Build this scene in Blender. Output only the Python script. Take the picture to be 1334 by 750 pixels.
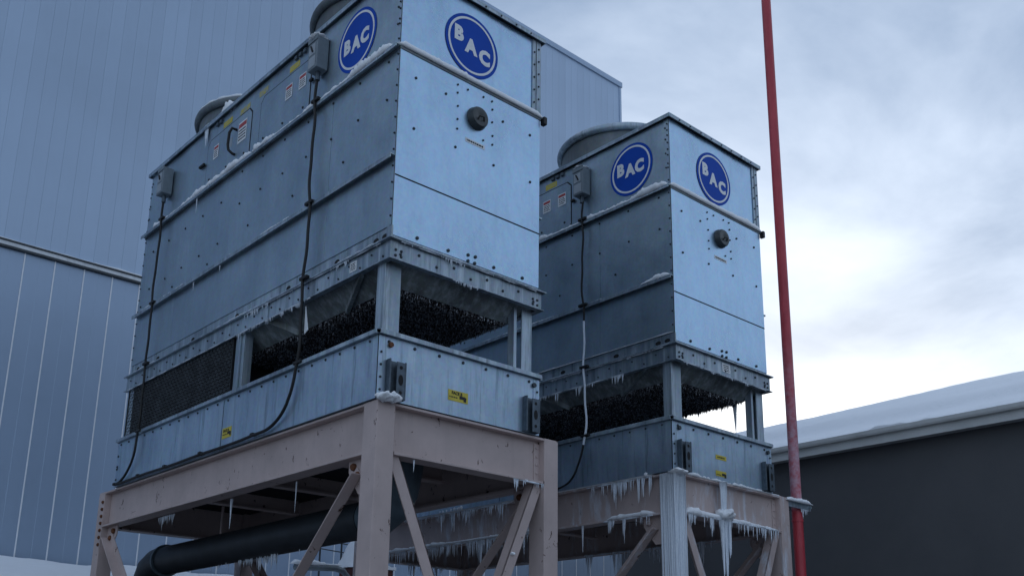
import bpy, math, random
from mathutils import Vector, Matrix

# ------------------------------------------------------------------ reset
for o in list(bpy.data.objects):
    bpy.data.objects.remove(o, do_unlink=True)
scene = bpy.context.scene
COL = scene.collection
rad = math.radians

# ------------------------------------------------------------------ camera
CAM = Vector((-6.2457, -9.0782, -3.1535))
YAW, PITCH, ROLL = 0.7345, 0.2631, 0.0137
F_PX = 1311.3
cd = bpy.data.cameras.new("camera")
cam = bpy.data.objects.new("camera", cd)
COL.objects.link(cam)
Fv = Vector((math.sin(YAW) * math.cos(PITCH), math.cos(YAW) * math.cos(PITCH), math.sin(PITCH)))
R0 = Vector((math.cos(YAW), -math.sin(YAW), 0))
U0 = R0.cross(Fv)
Rv = math.cos(ROLL) * R0 + math.sin(ROLL) * U0
Uv = -math.sin(ROLL) * R0 + math.cos(ROLL) * U0
cam.matrix_world = Matrix(((Rv.x, Uv.x, -Fv.x, CAM.x), (Rv.y, Uv.y, -Fv.y, CAM.y),
                           (Rv.z, Uv.z, -Fv.z, CAM.z), (0, 0, 0, 1)))
cd.sensor_width = 36.0
cd.lens = F_PX / 1334.0 * 36.0
cd.shift_y = (542.8 - 375.0) / 1334.0        # the photograph is cropped: optical axis below its middle
cd.clip_end = 2000
scene.camera = cam

# ------------------------------------------------------------------ light
SUN_AZ = rad(58)      # clockwise from +Y
SUN_EL = rad(9.5)
world = bpy.data.worlds.new("World")
scene.world = world
world.use_nodes = True
wn, wl = world.node_tree.nodes, world.node_tree.links
wn.clear()
def wnode(t, **k):
    n = wn.new(t)
    for a, b in k.items():
        setattr(n, a, b)
    return n
def wmath(op, a=None, b=None, c=None, clamp=False):
    n = wn.new('ShaderNodeMath'); n.operation = op; n.use_clamp = clamp
    for i, v in enumerate((a, b, c)):
        if v is None: continue
        if isinstance(v, (int, float)): n.inputs[i].default_value = v
        else: wl.new(v, n.inputs[i])
    return n.outputs[0]
def wmix(f, a, b):
    n = wn.new('ShaderNodeMix'); n.data_type = 'RGBA'
    for s, v in ((n.inputs['Factor'], f), (n.inputs[6], a), (n.inputs[7], b)):
        if isinstance(v, (int, float)): s.default_value = v
        elif isinstance(v, tuple): s.default_value = v
        else: wl.new(v, s)
    return n.outputs[2]
sky = wnode('ShaderNodeTexSky', sky_type='NISHITA', sun_disc=False)
sky.sun_elevation = SUN_EL
sky.sun_rotation = SUN_AZ
sky.air_density = 1.0; sky.dust_density = 0.6; sky.ozone_density = 2.0
tc = wnode('ShaderNodeTexCoord')
sep = wnode('ShaderNodeSeparateXYZ'); wl.new(tc.outputs['Generated'], sep.inputs[0])
zc = wmath('ADD', wmath('MAXIMUM', sep.outputs[2], 0.0), 0.22)
comb = wnode('ShaderNodeCombineXYZ')
wl.new(wmath('DIVIDE', sep.outputs[0], zc), comb.inputs[0])
wl.new(wmath('DIVIDE', sep.outputs[1], zc), comb.inputs[1])
nz = wnode('ShaderNodeTexNoise'); nz.inputs['Scale'].default_value = 1.9; nz.inputs['Detail'].default_value = 8
nz.inputs['Roughness'].default_value = 0.55; nz.inputs['Distortion'].default_value = 0.35
wl.new(comb.outputs[0], nz.inputs['Vector'])
cr = wnode('ShaderNodeValToRGB'); cr.color_ramp.elements[0].position = 0.34; cr.color_ramp.elements[1].position = 0.66
wl.new(nz.outputs['Fac'], cr.inputs[0])
# brightening of the cloud veil round the hidden low sun
sdir = Vector((math.sin(SUN_AZ) * math.cos(SUN_EL), math.cos(SUN_AZ) * math.cos(SUN_EL), math.sin(SUN_EL)))
vd = wnode('ShaderNodeVectorMath', operation='DOT_PRODUCT')
wl.new(tc.outputs['Generated'], vd.inputs[0]); vd.inputs[1].default_value = sdir
dpos = wmath('MAXIMUM', vd.outputs['Value'], 0.0)
glow = wmath('MULTIPLY', wmath('POWER', dpos, 50.0), wmath('ADD', wmath('MULTIPLY', cr.outputs[0], 0.55), 0.6))
glow2 = wmath('POWER', dpos, 5.0)
dark = (2.15, 2.9, 4.2, 1)
lite = (4.6, 5.4, 6.65, 1)
cloud = wmix(cr.outputs[0], dark, lite)
cloud = wmix(wmath('MULTIPLY', glow2, wmath('ADD', wmath('MULTIPLY', cr.outputs[0], 0.30), 0.10)), cloud, (7.0, 7.8, 9.0, 1))
cloud = wmix(wmath('MINIMUM', glow, 1.0), cloud, (10.5, 10.5, 10.4, 1))
cover = wmath('ADD', wmath('MULTIPLY', cr.outputs[0], 0.22), 0.68)
cover = wmath('ADD', cover, wmath('MULTIPLY', glow2, 0.25), clamp=True)
final = wmix(cover, sky.outputs[0], cloud)
bg = wnode('ShaderNodeBackground'); bg.inputs['Strength'].default_value = 0.1
wl.new(final, bg.inputs['Color'])
wo = wnode('ShaderNodeOutputWorld'); wl.new(bg.outputs[0], wo.inputs['Surface'])

sd = bpy.data.lights.new("sun", 'SUN'); sd.energy = 0.5; sd.angle = rad(20); sd.color = (1.0, 0.95, 0.88)
sun = bpy.data.objects.new("sun", sd); COL.objects.link(sun)
sun.rotation_euler = (-sdir).to_track_quat('-Z', 'Y').to_euler()
sun.location = sdir * 60

vs = scene.view_settings
vs.view_transform = 'Standard'; vs.look = 'None'; vs.gamma = 1.0; vs.use_curve_mapping = False
vs.exposure = 0.60

# ------------------------------------------------------------------ materials
class NT:
    def __init__(s, name):
        s.m = bpy.data.materials.new(name); s.m.use_nodes = True
        s.n, s.l = s.m.node_tree.nodes, s.m.node_tree.links
        s.b = s.n['Principled BSDF']
        s.tc = s.n.new('ShaderNodeTexCoord')
    def vec(s, scale=(1, 1, 1), src='Object'):
        mp = s.n.new('ShaderNodeMapping'); mp.inputs['Scale'].default_value = scale
        s.l.new(s.tc.outputs[src], mp.inputs['Vector']); return mp.outputs[0]
    def noise(s, scale, detail=4, rough=.55, vec=None, dist=0):
        n = s.n.new('ShaderNodeTexNoise'); n.inputs['Scale'].default_value = scale
        n.inputs['Detail'].default_value = detail; n.inputs['Roughness'].default_value = rough
        n.inputs['Distortion'].default_value = dist
        s.l.new(vec if vec is not None else s.vec(), n.inputs['Vector']); return n.outputs['Fac']
    def voro(s, scale, vec=None, out='Color'):
        n = s.n.new('ShaderNodeTexVoronoi'); n.inputs['Scale'].default_value = scale
        s.l.new(vec if vec is not None else s.vec(), n.inputs['Vector']); return n.outputs[out]
    def ramp(s, f, p0, p1, c0=(0, 0, 0, 1), c1=(1, 1, 1, 1)):
        r = s.n.new('ShaderNodeValToRGB'); e = r.color_ramp.elements
        e[0].position, e[1].position = p0, p1; e[0].color, e[1].color = c0, c1
        s.l.new(f, r.inputs[0]); return r.outputs[0]
    def mix(s, f, a, b, blend='MIX'):
        n = s.n.new('ShaderNodeMix'); n.data_type = 'RGBA'; n.blend_type = blend
        for sk, v in ((n.inputs['Factor'], f), (n.inputs[6], a), (n.inputs[7], b)):
            if isinstance(v, (int, float)): sk.default_value = v
            elif isinstance(v, (tuple, list)): sk.default_value = tuple(v)[:3] + (1,)
            else: s.l.new(v, sk)
        return n.outputs[2]
    def math(s, op, a, b):
        n = s.n.new('ShaderNodeMath'); n.operation = op
        for i, v in enumerate((a, b)):
            if isinstance(v, (int, float)): n.inputs[i].default_value = v
            else: s.l.new(v, n.inputs[i])
        return n.outputs[0]
    def set(s, **k):
        for a, v in k.items():
            sk = s.b.inputs[a.replace('_', ' ')]
            if isinstance(v, (int, float)): sk.default_value = v
            elif isinstance(v, (tuple, list)): sk.default_value = tuple(v)[:3] + (1,)
            else: s.l.new(v, sk)
        return s
    def bump(s, h, strength=.2, dist=.02):
        n = s.n.new('ShaderNodeBump'); n.inputs['Strength'].default_value = strength
        n.inputs['Distance'].default_value = dist
        s.l.new(h, n.inputs['Height']); s.l.new(n.outputs[0], s.b.inputs['Normal']); return s

def mul(c, k): return tuple(x * k for x in c)

def galvanised(name, base, metallic=.72, rough=.36, streak=.07, grime=.13, oil=.12):
    t = NT(name)
    big = t.noise(1.1, 5, .6, t.vec((1, 1, .7)))
    sp = t.voro(26, t.vec((1, 1, 1)))
    c = t.mix(t.ramp(big, .32, .70), mul(base, 1 - grime), mul(base, 1.12))
    c = t.mix(.07, c, sp, 'OVERLAY')
    fine = t.noise(9, 6, .7, t.vec((1, 1, .35)))
    c = t.mix(t.math('MULTIPLY', t.ramp(fine, .48, .75), .22), c, mul(base, .6))
    # pale zinc bloom in broad run-down patches, dark water runs
    st = t.noise(5, 5, .72, t.vec((1.6, 1.6, .11)))
    c = t.mix(t.math('MULTIPLY', t.ramp(st, .46, .68), streak), c, (.60, .68, .74))
    st2 = t.noise(10, 4, .7, t.vec((1.2, 1.2, .08)))
    c = t.mix(t.math('MULTIPLY', t.ramp(st2, .55, .70), min(1, streak * 1.3)), c, mul(base, .38))
    sc = t.noise(16, 6, .75, None, .8)
    c = t.mix(t.math('MULTIPLY', t.ramp(sc, .66, .72), .35), c, (.66, .72, .77))
    r = t.ramp(big, .3, .7, (rough - .07,) * 3 + (1,), (rough + .14,) * 3 + (1,))
    t.set(Base_Color=c, Metallic=metallic, Roughness=r)
    h = t.math('ADD', t.noise(1.3, 2, .45), t.math('MULTIPLY', fine, .02))
    t.bump(h, oil, .25)
    return t.m

def painted(name, base, rough=.55, rust=0.0, ice=0.0, spec=.4):
    t = NT(name)
    big = t.noise(2.1, 5, .6)
    c = t.mix(t.ramp(big, .3, .7), mul(base, .86), mul(base, 1.06))
    st = t.noise(9, 5, .7, t.vec((1.5, 1.5, .15)))
    c = t.mix(t.math('MULTIPLY', t.ramp(st, .5, .75), .25), c, mul(base, .7))
    if rust:
        ru = t.noise(6.5, 7, .72, t.vec((1, 1, .7)), .6)
        m = t.ramp(ru, .655 - rust * .05, .685 - rust * .05)
        c = t.mix(m, c, t.mix(t.noise(40, 3), (.10, .035, .015), (.03, .018, .014)))
    if ice:
        ic = t.noise(3.2, 6, .65, t.vec((1.4, 1.4, .35)), .3)
        m = t.ramp(ic, .56 - ice * .25, .74 - ice * .2)
        c = t.mix(t.math('MULTIPLY', m, .85), c, (.70, .76, .85))
    t.set(Base_Color=c, Roughness=rough, Specular_IOR_Level=spec)
    t.bump(t.noise(14, 6, .65), .12, .01)
    return t.m

def plain(name, base, rough=.6, metallic=0.0, var=.2, scale=6, bump=.1):
    t = NT(name)
    n = t.noise(scale, 5, .6)
    t.set(Base_Color=t.mix(t.ramp(n, .3, .7), mul(base, 1 - var), mul(base, 1 + var * .5)), Roughness=rough, Metallic=metallic)
    if bump: t.bump(t.noise(scale * 4, 4), bump, .01)
    return t.m

M = {}
GB = (.335, .42, .49)
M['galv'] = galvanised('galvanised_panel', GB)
M['galv_skylit'] = galvanised('galvanised_end_panel_skylit', (.42, .59, .76), metallic=.9, rough=.28, grime=.13, oil=.12)  # same sheet as the sides; sky light on the ends painted in as brighter blue
M['galv_basin'] = galvanised('galvanised_basin_streaked', (.38, .49, .60), metallic=.75, rough=.42, streak=.45)
M['galv_old'] = galvanised('galvanised_weathered', (.37, .45, .52), metallic=.65, rough=.45, streak=.6, grime=.5)
M['galv_dark'] = galvanised('galvanised_dull', (.20, .23, .25), metallic=.4, rough=.6, grime=.5)
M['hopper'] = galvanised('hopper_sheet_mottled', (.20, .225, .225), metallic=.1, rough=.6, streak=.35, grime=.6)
M['bolt'] = plain('bolt_steel', (.05, .06, .07), .5, .5)
M['black'] = plain('black_rubber', (.008, .008, .009), .6)
M['dark'] = plain('dark_void', (.012, .012, .014), .9)
M['joint'] = plain('black_sealant', (.015, .018, .022), .8)
M['bracket'] = plain('dark_galvanised_bracket', (.10, .13, .16), .5, .5, .35, 12)
M['cells'] = plain('grey_plastic_cells', (.15, .17, .19), .5, 0, .4, 4)
M['paint'] = painted('beige_pink_steel_paint', (.53, .425, .40), rust=.6)
M['paint_ice'] = painted('beige_steel_paint_iced', (.53, .425, .40), rust=.4, ice=.15)
M['paint_icy'] = painted('beige_steel_paint_frosted', (.43, .36, .34), rust=.2, ice=.9)
M['rust'] = plain('rusty_bolt', (.16, .06, .025), .85, 0, .5, 25, .4)
M['rust_dark'] = plain('dark_rust', (.07, .035, .022), .9, 0, .6, 30, .4)
M['white'] = plain('white_vinyl', (.78, .80, .82), .5, 0, .06)
M['blue'] = plain('blue_vinyl', (.003, .066, .43), .6, 0, .08, 3, .0)
M['blue'].node_tree.nodes['Principled BSDF'].inputs['Specular IOR Level'].default_value = .18
M['yellow'] = plain('yellow_vinyl', (.62, .50, .05), .5, 0, .15)
M['yellow_worn'] = None
M['red'] = plain('red_vinyl', (.45, .05, .05), .5)
M['ink'] = plain('black_ink', (.012, .012, .012), .6, 0, 0, 5, 0)
M['boxgrey'] = plain('grey_enclosure', (.20, .24, .27), .5, .15, .15)
M['boxpanel'] = plain('grey_box_panel', (.36, .40, .44), .5, 0, .12)

def worn_yellow():
    t = NT('worn_yellow_vinyl')
    m = t.ramp(t.noise(22, 5, .7), .42, .58)
    t.set(Base_Color=t.mix(m, (.30, .36, .40), (.55, .46, .08)), Roughness=.6); return t.m
M['yellow_worn'] = worn_yellow()

def snow_mat(name, base=(.90, .92, .95)):
    t = NT(name)
    n = t.noise(5, 6, .6)
    t.set(Base_Color=t.mix(n, mul(base, .92), base), Roughness=.75, Specular_IOR_Level=.3)
    t.b.inputs['Subsurface Weight'].default_value = .0
    t.bump(t.math('ADD', t.noise(9, 6, .65), t.math('MULTIPLY', t.noise(90, 2), .15)), .35, .05)
    return t.m
M['snow'] = snow_mat('snow')
def ice_mat():
    t = NT('ice')
    n = t.noise(30, 4)
    t.set(Base_Color=t.mix(n, (.62, .70, .80), (.86, .90, .95)), Roughness=.22, IOR=1.31)
    t.bump(t.noise(45, 3), .3, .01)
    return t.m
M['ice'] = ice_mat()

def fill_mat():
    t = NT('wet_fill_with_frost_specks')
    v = t.noise(42, 2, .5)
    v2 = t.noise(4, 3, .5)
    m = t.math('MULTIPLY', t.ramp(v, .52, .60), t.ramp(v2, .18, .5))
    c = t.mix(m, t.mix(v2, (.02, .017, .018), (.06, .048, .047)), (.55, .58, .63))
    t.set(Base_Color=c, Roughness=.6, Specular_IOR_Level=.15); return t.m
M['fill'] = fill_mat()
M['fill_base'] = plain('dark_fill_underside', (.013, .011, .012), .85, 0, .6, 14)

def wall_mat(name, base, rough=.42):
    t = NT(name)
    n = t.noise(.35, 4, .55)
    st = t.noise(2.2, 5, .7, t.vec((1.0, 1.0, .05)))
    info = t.n.new('ShaderNodeObjectInfo')
    c = t.mix(t.ramp(n, .3, .7), mul(base, .93), mul(base, 1.05))
    c = t.mix(t.math('MULTIPLY', t.ramp(st, .45, .75), .16), c, mul(base, .72))
    c = t.mix(.09, c, t.mix(info.outputs['Random'], mul(base, .55), mul(base, 1.4)))
    t.set(Base_Color=c, Roughness=rough, Metallic=.25)
    t.bump(t.noise(.9, 3, .5), .06, .15)
    return t.m
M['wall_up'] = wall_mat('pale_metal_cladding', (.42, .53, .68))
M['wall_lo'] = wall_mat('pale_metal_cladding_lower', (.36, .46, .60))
M['wall_back'] = plain('shadow_gap', (.28, .34, .42), .8)
M['trim'] = plain('white_trim', (.72, .75, .78), .45)
M['trim_dark'] = plain('dark_trim', (.04, .05, .06), .5)

def stucco():
    t = NT('charcoal_stucco')
    n = t.noise(.6, 5, .6); f = t.noise(60, 4, .6)
    c = t.mix(t.ramp(n, .3, .7), (.072, .074, .080), (.094, .095, .100))
    c = t.mix(t.math('MULTIPLY', f, .25), c, (.12, .12, .13))
    t.set(Base_Color=c, Roughness=.85); t.bump(f, .35, .01); return t.m
M['stucco'] = stucco()
M['fascia'] = plain('off_white_fascia', (.60, .61, .60), .5, 0, .12, 2)

def pole_mat():
    t = NT('red_pole_paint')
    sp = t.n.new('ShaderNodeSeparateXYZ'); t.l.new(t.tc.outputs['Object'], sp.inputs[0])
    z = sp.outputs[2]
    fr = t.noise(7, 6, .7)
    # rime frost lies on the stretch of the pole beside the wet tower basin
    mr = t.n.new('ShaderNodeMapRange'); mr.interpolation_type = 'SMOOTHSTEP'
    mr.inputs['From Min'].default_value = 3.2; mr.inputs['From Max'].default_value = .6
    t.l.new(z, mr.inputs['Value'])
    mr2 = t.n.new('ShaderNodeMapRange'); mr2.interpolation_type = 'SMOOTHSTEP'
    mr2.inputs['From Min'].default_value = -.25; mr2.inputs['From Max'].default_value = -.1
    t.l.new(z, mr2.inputs['Value'])
    m = t.math('MULTIPLY', t.math('MULTIPLY', mr.outputs[0], mr2.outputs[0]), t.ramp(fr, .30, .62))
    base = t.mix(t.ramp(t.noise(2.2, 6, .7, t.vec((2, 2, .5))), .35, .68), (.38, .025, .04), (.58, .06, .08))
    c = t.mix(t.math('MULTIPLY', m, .55), base, (.62, .60, .70))
    t.set(Base_Color=c, Roughness=.45); t.bump(t.noise(20, 4), .1, .01); return t.m
M['pole'] = pole_mat()
M['pipe'] = plain('black_pipe_insulation', (.02, .026, .033), .55, 0, .4, 3, .2)
M['pipe_blue'] = plain('dull_blue_grey_pipe', (.10, .14, .17), .5, .3, .3, 3)
M['redbox'] = plain('brown_red_box', (.09, .025, .02), .7)
def ground_mat():
    t = NT('packed_dirty_snow')
    n = t.noise(.35, 8, .65); f = t.noise(6, 6, .65)
    c = t.mix(t.ramp(n, .38, .66), (.055, .055, .06), (.20, .215, .24))
    c = t.mix(t.math('MULTIPLY', f, .4), c, (.22, .22, .23))
    t.set(Base_Color=c, Roughness=.85); t.bump(f, .5, .05); return t.m
M['ground'] = ground_mat()

# ------------------------------------------------------------------ mesh helpers
class MB:
    def __init__(s): s.v = []; s.f = []
    def add(s, vs, fs):
        k = len(s.v); s.v += [tuple(v) for v in vs]; s.f += [tuple(i + k for i in f) for f in fs]; return s
    def box(s, x0, x1, y0, y1, z0, z1):
        return s.add([(x0, y0, z0), (x1, y0, z0), (x1, y1, z0), (x0, y1, z0), (x0, y0, z1), (x1, y0, z1), (x1, y1, z1), (x0, y1, z1)],
                     [(0, 3, 2, 1), (4, 5, 6, 7), (0, 1, 5, 4), (1, 2, 6, 5), (2, 3, 7, 6), (3, 0, 4, 7)])
    def hexa(s, p):   # 8 points bottom ring, top ring
        return s.add(p, [(0, 3, 2, 1), (4, 5, 6, 7), (0, 1, 5, 4), (1, 2, 6, 5), (2, 3, 7, 6), (3, 0, 4, 7)])
    def bar(s, a, b, w, h, up=(0, 0, 1)):
        a, b = Vector(a), Vector(b); d = (b - a).normalized(); up = Vector(up)
        sx = d.cross(up).normalized(); sy = sx.cross(d).normalized()
        pts = [q + sx * i * w / 2 + sy * j * h / 2 for q in (a, b) for i, j in ((-1, -1), (1, -1), (1, 1), (-1, 1))]
        return s.hexa(pts)
    def prism(s, poly, fn, o0, o1):
        n = len(poly)
        vs_ = [fn(u, v, o0) for u, v in poly] + [fn(u, v, o1) for u, v in poly]
        return s.add(vs_, [tuple(range(n))[::-1], tuple(range(n, 2 * n))] + [(i, (i + 1) % n, (i + 1) % n + n, i + n) for i in range(n)])
    def tube(s, pts, r, n=10, cap=True):
        pts = [Vector(p) for p in pts]; m = len(pts)
        rs = r if isinstance(r, (list, tuple)) else [r] * m
        rings = []; prev = None
        for i, p in enumerate(pts):
            d = (pts[min(i + 1, m - 1)] - pts[max(i - 1, 0)]).normalized()
            if prev is None:
                a = Vector((0, 0, 1)) if abs(d.z) < .9 else Vector((1, 0, 0))
                u = d.cross(a).normalized()
            else:
                u = (prev - d * prev.dot(d)).normalized()
            prev = u; w = d.cross(u)
            rings.append([p + (u * math.cos(2 * math.pi * k / n) + w * math.sin(2 * math.pi * k / n)) * rs[i] for k in range(n)])
        vs_ = [v for rg in rings for v in rg]
        fs = [(i * n + k, i * n + (k + 1) % n, (i + 1) * n + (k + 1) % n, (i + 1) * n + k) for i in range(m - 1) for k in range(n)]
        if cap: fs += [tuple(range(n))[::-1], tuple((m - 1) * n + k for k in range(n))]
        return s.add(vs_, fs)
    def lathe(s, prof, c, n=48, closed=False):
        m = len(prof); vs_ = []
        for r, z in prof:
            vs_ += [(c[0] + r * math.cos(2 * math.pi * k / n), c[1] + r * math.sin(2 * math.pi * k / n), c[2] + z) for k in range(n)]
        fs = []
        for i in range(m if closed else m - 1):
            j = (i + 1) % m
            fs += [(i * n + k, i * n + (k + 1) % n, j * n + (k + 1) % n, j * n + k) for k in range(n)]
        return s.add(vs_, fs)
    def bolt(s, c, nrm, r=.018, h=.016, n=6):
        c = Vector(c); d = Vector(nrm).normalized()
        a = Vector((0, 0, 1)) if abs(d.z) < .9 else Vector((1, 0, 0))
        u = d.cross(a).normalized(); w = d.cross(u)
        ph = random.random()
        b0 = [c + (u * math.cos(6.2832 * k / n + ph) + w * math.sin(6.2832 * k / n + ph)) * r for k in range(n)]
        b1 = [p + d * h * .6 for p in b0]; b2 = [c + (p - c) * .6 + d * h for p in b0]
        fs = [(k, (k + 1) % n, (k + 1) % n + n, k + n) for k in range(n)] + \
             [(k + n, (k + 1) % n + n, (k + 1) % n + 2 * n, k + 2 * n) for k in range(n)] + [tuple(range(2 * n, 3 * n))]
        return s.add(b0 + b1 + b2, fs)
    def icicle(s, p, length, r, n=5, lean=(0, 0)):
        p = Vector(p); vs_ = []; lv = (0, .25, .6, 1)
        rr = (1, .72, .42, .06)
        ph = random.random() * 6
        for t, q in zip(lv, rr):
            o = Vector((lean[0] * t + random.uniform(-.1, .1) * r, lean[1] * t + random.uniform(-.1, .1) * r, -length * t))
            vs_ += [p + o + Vector((math.cos(6.2832 * k / n + ph), math.sin(6.2832 * k / n + ph), 0)) * r * q for k in range(n)]
        fs = [(i * n + k, i * n + (k + 1) % n, (i + 1) * n + (k + 1) % n, (i + 1) * n + k) for i in range(3) for k in range(n)]
        fs += [tuple(range(n)), tuple(range(3 * n, 4 * n))[::-1]]
        return s.add(vs_, fs)
    def build(s, name, mat, parent=None, smooth=False, bevel=0):
        me = bpy.data.meshes.new(name); me.from_pydata(s.v, [], s.f); me.update()
        return link(name, me, mat, parent, smooth, bevel)

def link(name, me, mat, parent=None, smooth=False, bevel=0):
    o = bpy.data.objects.new(name, me); COL.objects.link(o)
    if mat is not None and not me.materials: me.materials.append(M[mat] if isinstance(mat, str) else mat)
    if parent is not None: o.parent = parent
    if smooth: me.shade_smooth() if hasattr(me, 'shade_smooth') else None
    if smooth == 'auto':
        me.set_sharp_from_angle(angle=rad(40))
    if bevel:
        md = o.modifiers.new('bevel', 'BEVEL'); md.width = bevel; md.segments = 2; md.limit_method = 'ANGLE'
    return o
def tag(o, label=None, cat=None, group=None, kind=None):
    if label: o['label'] = label
    if cat: o['category'] = cat
    if group: o['group'] = group
    if kind: o['kind'] = kind
    return o
def empty(name, loc=(0, 0, 0)):
    o = bpy.data.objects.new(name, None); COL.objects.link(o); o.location = loc; o.empty_display_size = .3; return o

def FL(y, z, out): return (-out, y, z)         # long face (looks to -X): horizontal = y
def FE(x, z, out): return (x, -out, z)         # end face (looks to -Y): horizontal = x
MATL = Matrix(((0, 0, -1, 0), (-1, 0, 0, 0), (0, 1, 0, 0), (0, 0, 0, 1)))
MATE = Matrix(((1, 0, 0, 0), (0, 0, -1, 0), (0, 1, 0, 0), (0, 0, 0, 1)))

_txt = {}
def text_mesh(body, size, bold=0.0, extrude=.002):
    key = (body, size, bold, extrude)
    if key not in _txt:
        cu = bpy.data.curves.new('lettering', 'FONT'); cu.body = body; cu.size = size
        cu.align_x = 'CENTER'; cu.align_y = 'CENTER'; cu.offset = bold; cu.extrude = extrude; cu.resolution_u = 3
        ob = bpy.data.objects.new('lettering', cu); COL.objects.link(ob)
        dg = bpy.context.evaluated_depsgraph_get(); dg.update()
        me = bpy.data.meshes.new_from_object(ob.evaluated_get(dg))
        bpy.data.objects.remove(ob, do_unlink=True)
        me.materials.clear(); _txt[key] = me
    return _txt[key].copy()
def put_text(name, body, size, face, h, z, out, mat, parent, bold=0.0, sx=1.0):
    me = text_mesh(body, size, bold)
    mt = (MATL if face is FL else MATE)
    me.transform(Matrix.Translation(Vector(face(h, z, out))) @ mt @ Matrix.Diagonal((sx, 1, 1, 1)))
    return link(name, me, mat, parent)

def circle(cx, cz, r, n=56): return [(cx + r * math.cos(2 * math.pi * k / n), cz + r * math.sin(2 * math.pi * k / n)) for k in range(n)]
def orient(face, poly):  # keep outward normals: long face horizontal axis runs the other way
    return poly[::-1] if face is FL else poly
def plate(name, face, h0, h1, z0, z1, o0, o1, mat, parent, bevel=0, cut=0):
    poly = [(h0, z0), (h1, z0), (h1, z1), (h0, z1)]
    if cut: poly = [(h0 + cut, z0), (h1 - cut, z0), (h1, z0 + cut), (h1, z1 - cut), (h1 - cut, z1), (h0 + cut, z1), (h0, z1 - cut), (h0, z0 + cut)]
    return MB().prism(orient(face, poly), face, o0, o1).build(name, mat, parent, bevel=bevel)

# ------------------------------------------------------------------ snow and ice helpers
def snow_strip(name, a, b, side, width, height, label, seed=0, step=.035, lo=.35, cat='snow', cover=None, mat='snow'):
    """lumpy strip of snow from a to b lying on a ledge; 'side' points out of the wall"""
    rn = random.Random(seed)
    a, b, side = Vector(a), Vector(b), Vector(side).normalized()
    L = (b - a).length; n = max(4, int(L / step)); d = (b - a) / n
    ph = [rn.uniform(0, 6.28) for _ in range(4)]
    mb = MB(); rows = []
    for i in range(n + 1):
        t = i / n; x = t * L
        k = .55 + .25 * math.sin(x * 1.7 + ph[0]) + .18 * math.sin(x * 4.3 + ph[1]) + .10 * math.sin(x * 11 + ph[2]) + .08 * math.sin(x * 27 + ph[3]) + rn.uniform(-.12, .12)
        k = max(lo, min(1.25, k))
        if cover: k *= cover(t)
        e = min(1, min(t, 1 - t) * L / .12 + .12); k *= e
        w = width * (.72 + .35 * min(1, k)) * rn.uniform(.92, 1.06); h = max(.004, height * k)
        if k < .03: h, w = .002, width * .2
        p = a + d * i
        rows.append([p, p + side * w * 1.0 + Vector((0, 0, -.22 * h)), p + side * w * 1.04 + Vector((0, 0, .55 * h)), p + side * w * .84 + Vector((0, 0, .92 * h)),
                     p + side * w * .4 + Vector((0, 0, h)), p + Vector((0, 0, h * 1.05))])
    m = 6
    vs_ = [v for r in rows for v in r]
    fs = [(i * m + k, i * m + (k + 1) % m, (i + 1) * m + (k + 1) % m, (i + 1) * m + k) for i in range(n) for k in range(m)]
    fs += [tuple(range(m))[::-1], tuple(n * m + k for k in range(m))]
    mb.add(vs_, fs)
    o = mb.build(name, mat, None, smooth=True)
    return tag(o, label, cat, kind='stuff')

def icicle_row(name, a, b, n, lmin, lmax, label, seed=0, r=.012, jitter=.02, power=2.0, crust=0.0):
    """icicles gathered round drip points along a-b, joined by an uneven crust of ice"""
    rn = random.Random(seed); random.seed(seed); a, b = Vector(a), Vector(b); mb = MB(); ln_ = (b - a).length
    cl = [(rn.random(), rn.uniform(.25, 1.0), rn.uniform(.03, .10)) for _ in range(max(3, n // 7))]
    n = int(n * 1.5)
    for i in range(n):
        if i % 4 == 0: t, k = rn.random(), .35
        else:
            c_ = rn.choice(cl); dv = rn.gauss(0, 1); t = c_[0] + dv * c_[2] / ln_; k = c_[1] * math.exp(-dv * dv * .5)
        t = min(.995, max(.005, t))
        p = a.lerp(b, t) + Vector((rn.uniform(-jitter, jitter), rn.uniform(-jitter, jitter), .006))
        ln = lmin + (lmax - lmin) * min(1, k * rn.uniform(.55, 1.25)) ** (power * .6)
        mb.icicle(p, ln, .82 * r * (.55 + .95 * ln / lmax) * rn.uniform(.7, 1.25), 5, (rn.uniform(-.02, .02) * ln, rn.uniform(-.02, .02) * ln))
    m = max(6, int(ln_ / .05)); ph = rn.uniform(0, 6)
    pts = [a.lerp(b, i / m) + Vector((0, 0, -.004)) for i in range(m + 1)]
    mb.tube(pts, [max(.002, r * (.55 + .45 * math.sin(i * .7 + ph) + rn.uniform(-.2, .3))) for i in range(m + 1)], 6)
    o = mb.build(name, 'ice', None, smooth=True)
    return tag(o, label, 'icicles', kind='stuff')

def one_icicle(p, ln, r, label, group=None, lean=(0, 0)):
    mb = MB(); mb.icicle(p, ln, r, 8, lean)
    return tag(mb.build('icicle', 'ice', None, smooth=True), label, 'icicle', group or 'single icicles')

# ------------------------------------------------------------------ setting
GZ = -4.75
random.seed(4)
g = MB(); g.add([(-400, -400, GZ), (400, -400, GZ), (400, 400, GZ), (-400, 400, GZ)], [(0, 1, 2, 3)])
tag(g.build('ground', 'ground'), kind='structure')

def fbm(x, y, seed=0):
    return (math.sin(x * 1.3 + seed) * math.cos(y * 1.1 + seed * 2) + .5 * math.sin(x * 2.9 + y * 1.7 + seed) + .25 * math.sin(x * 6.1 - y * 5.3 + seed * 3) + .12 * math.sin(x * 13 + y * 11))

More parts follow.
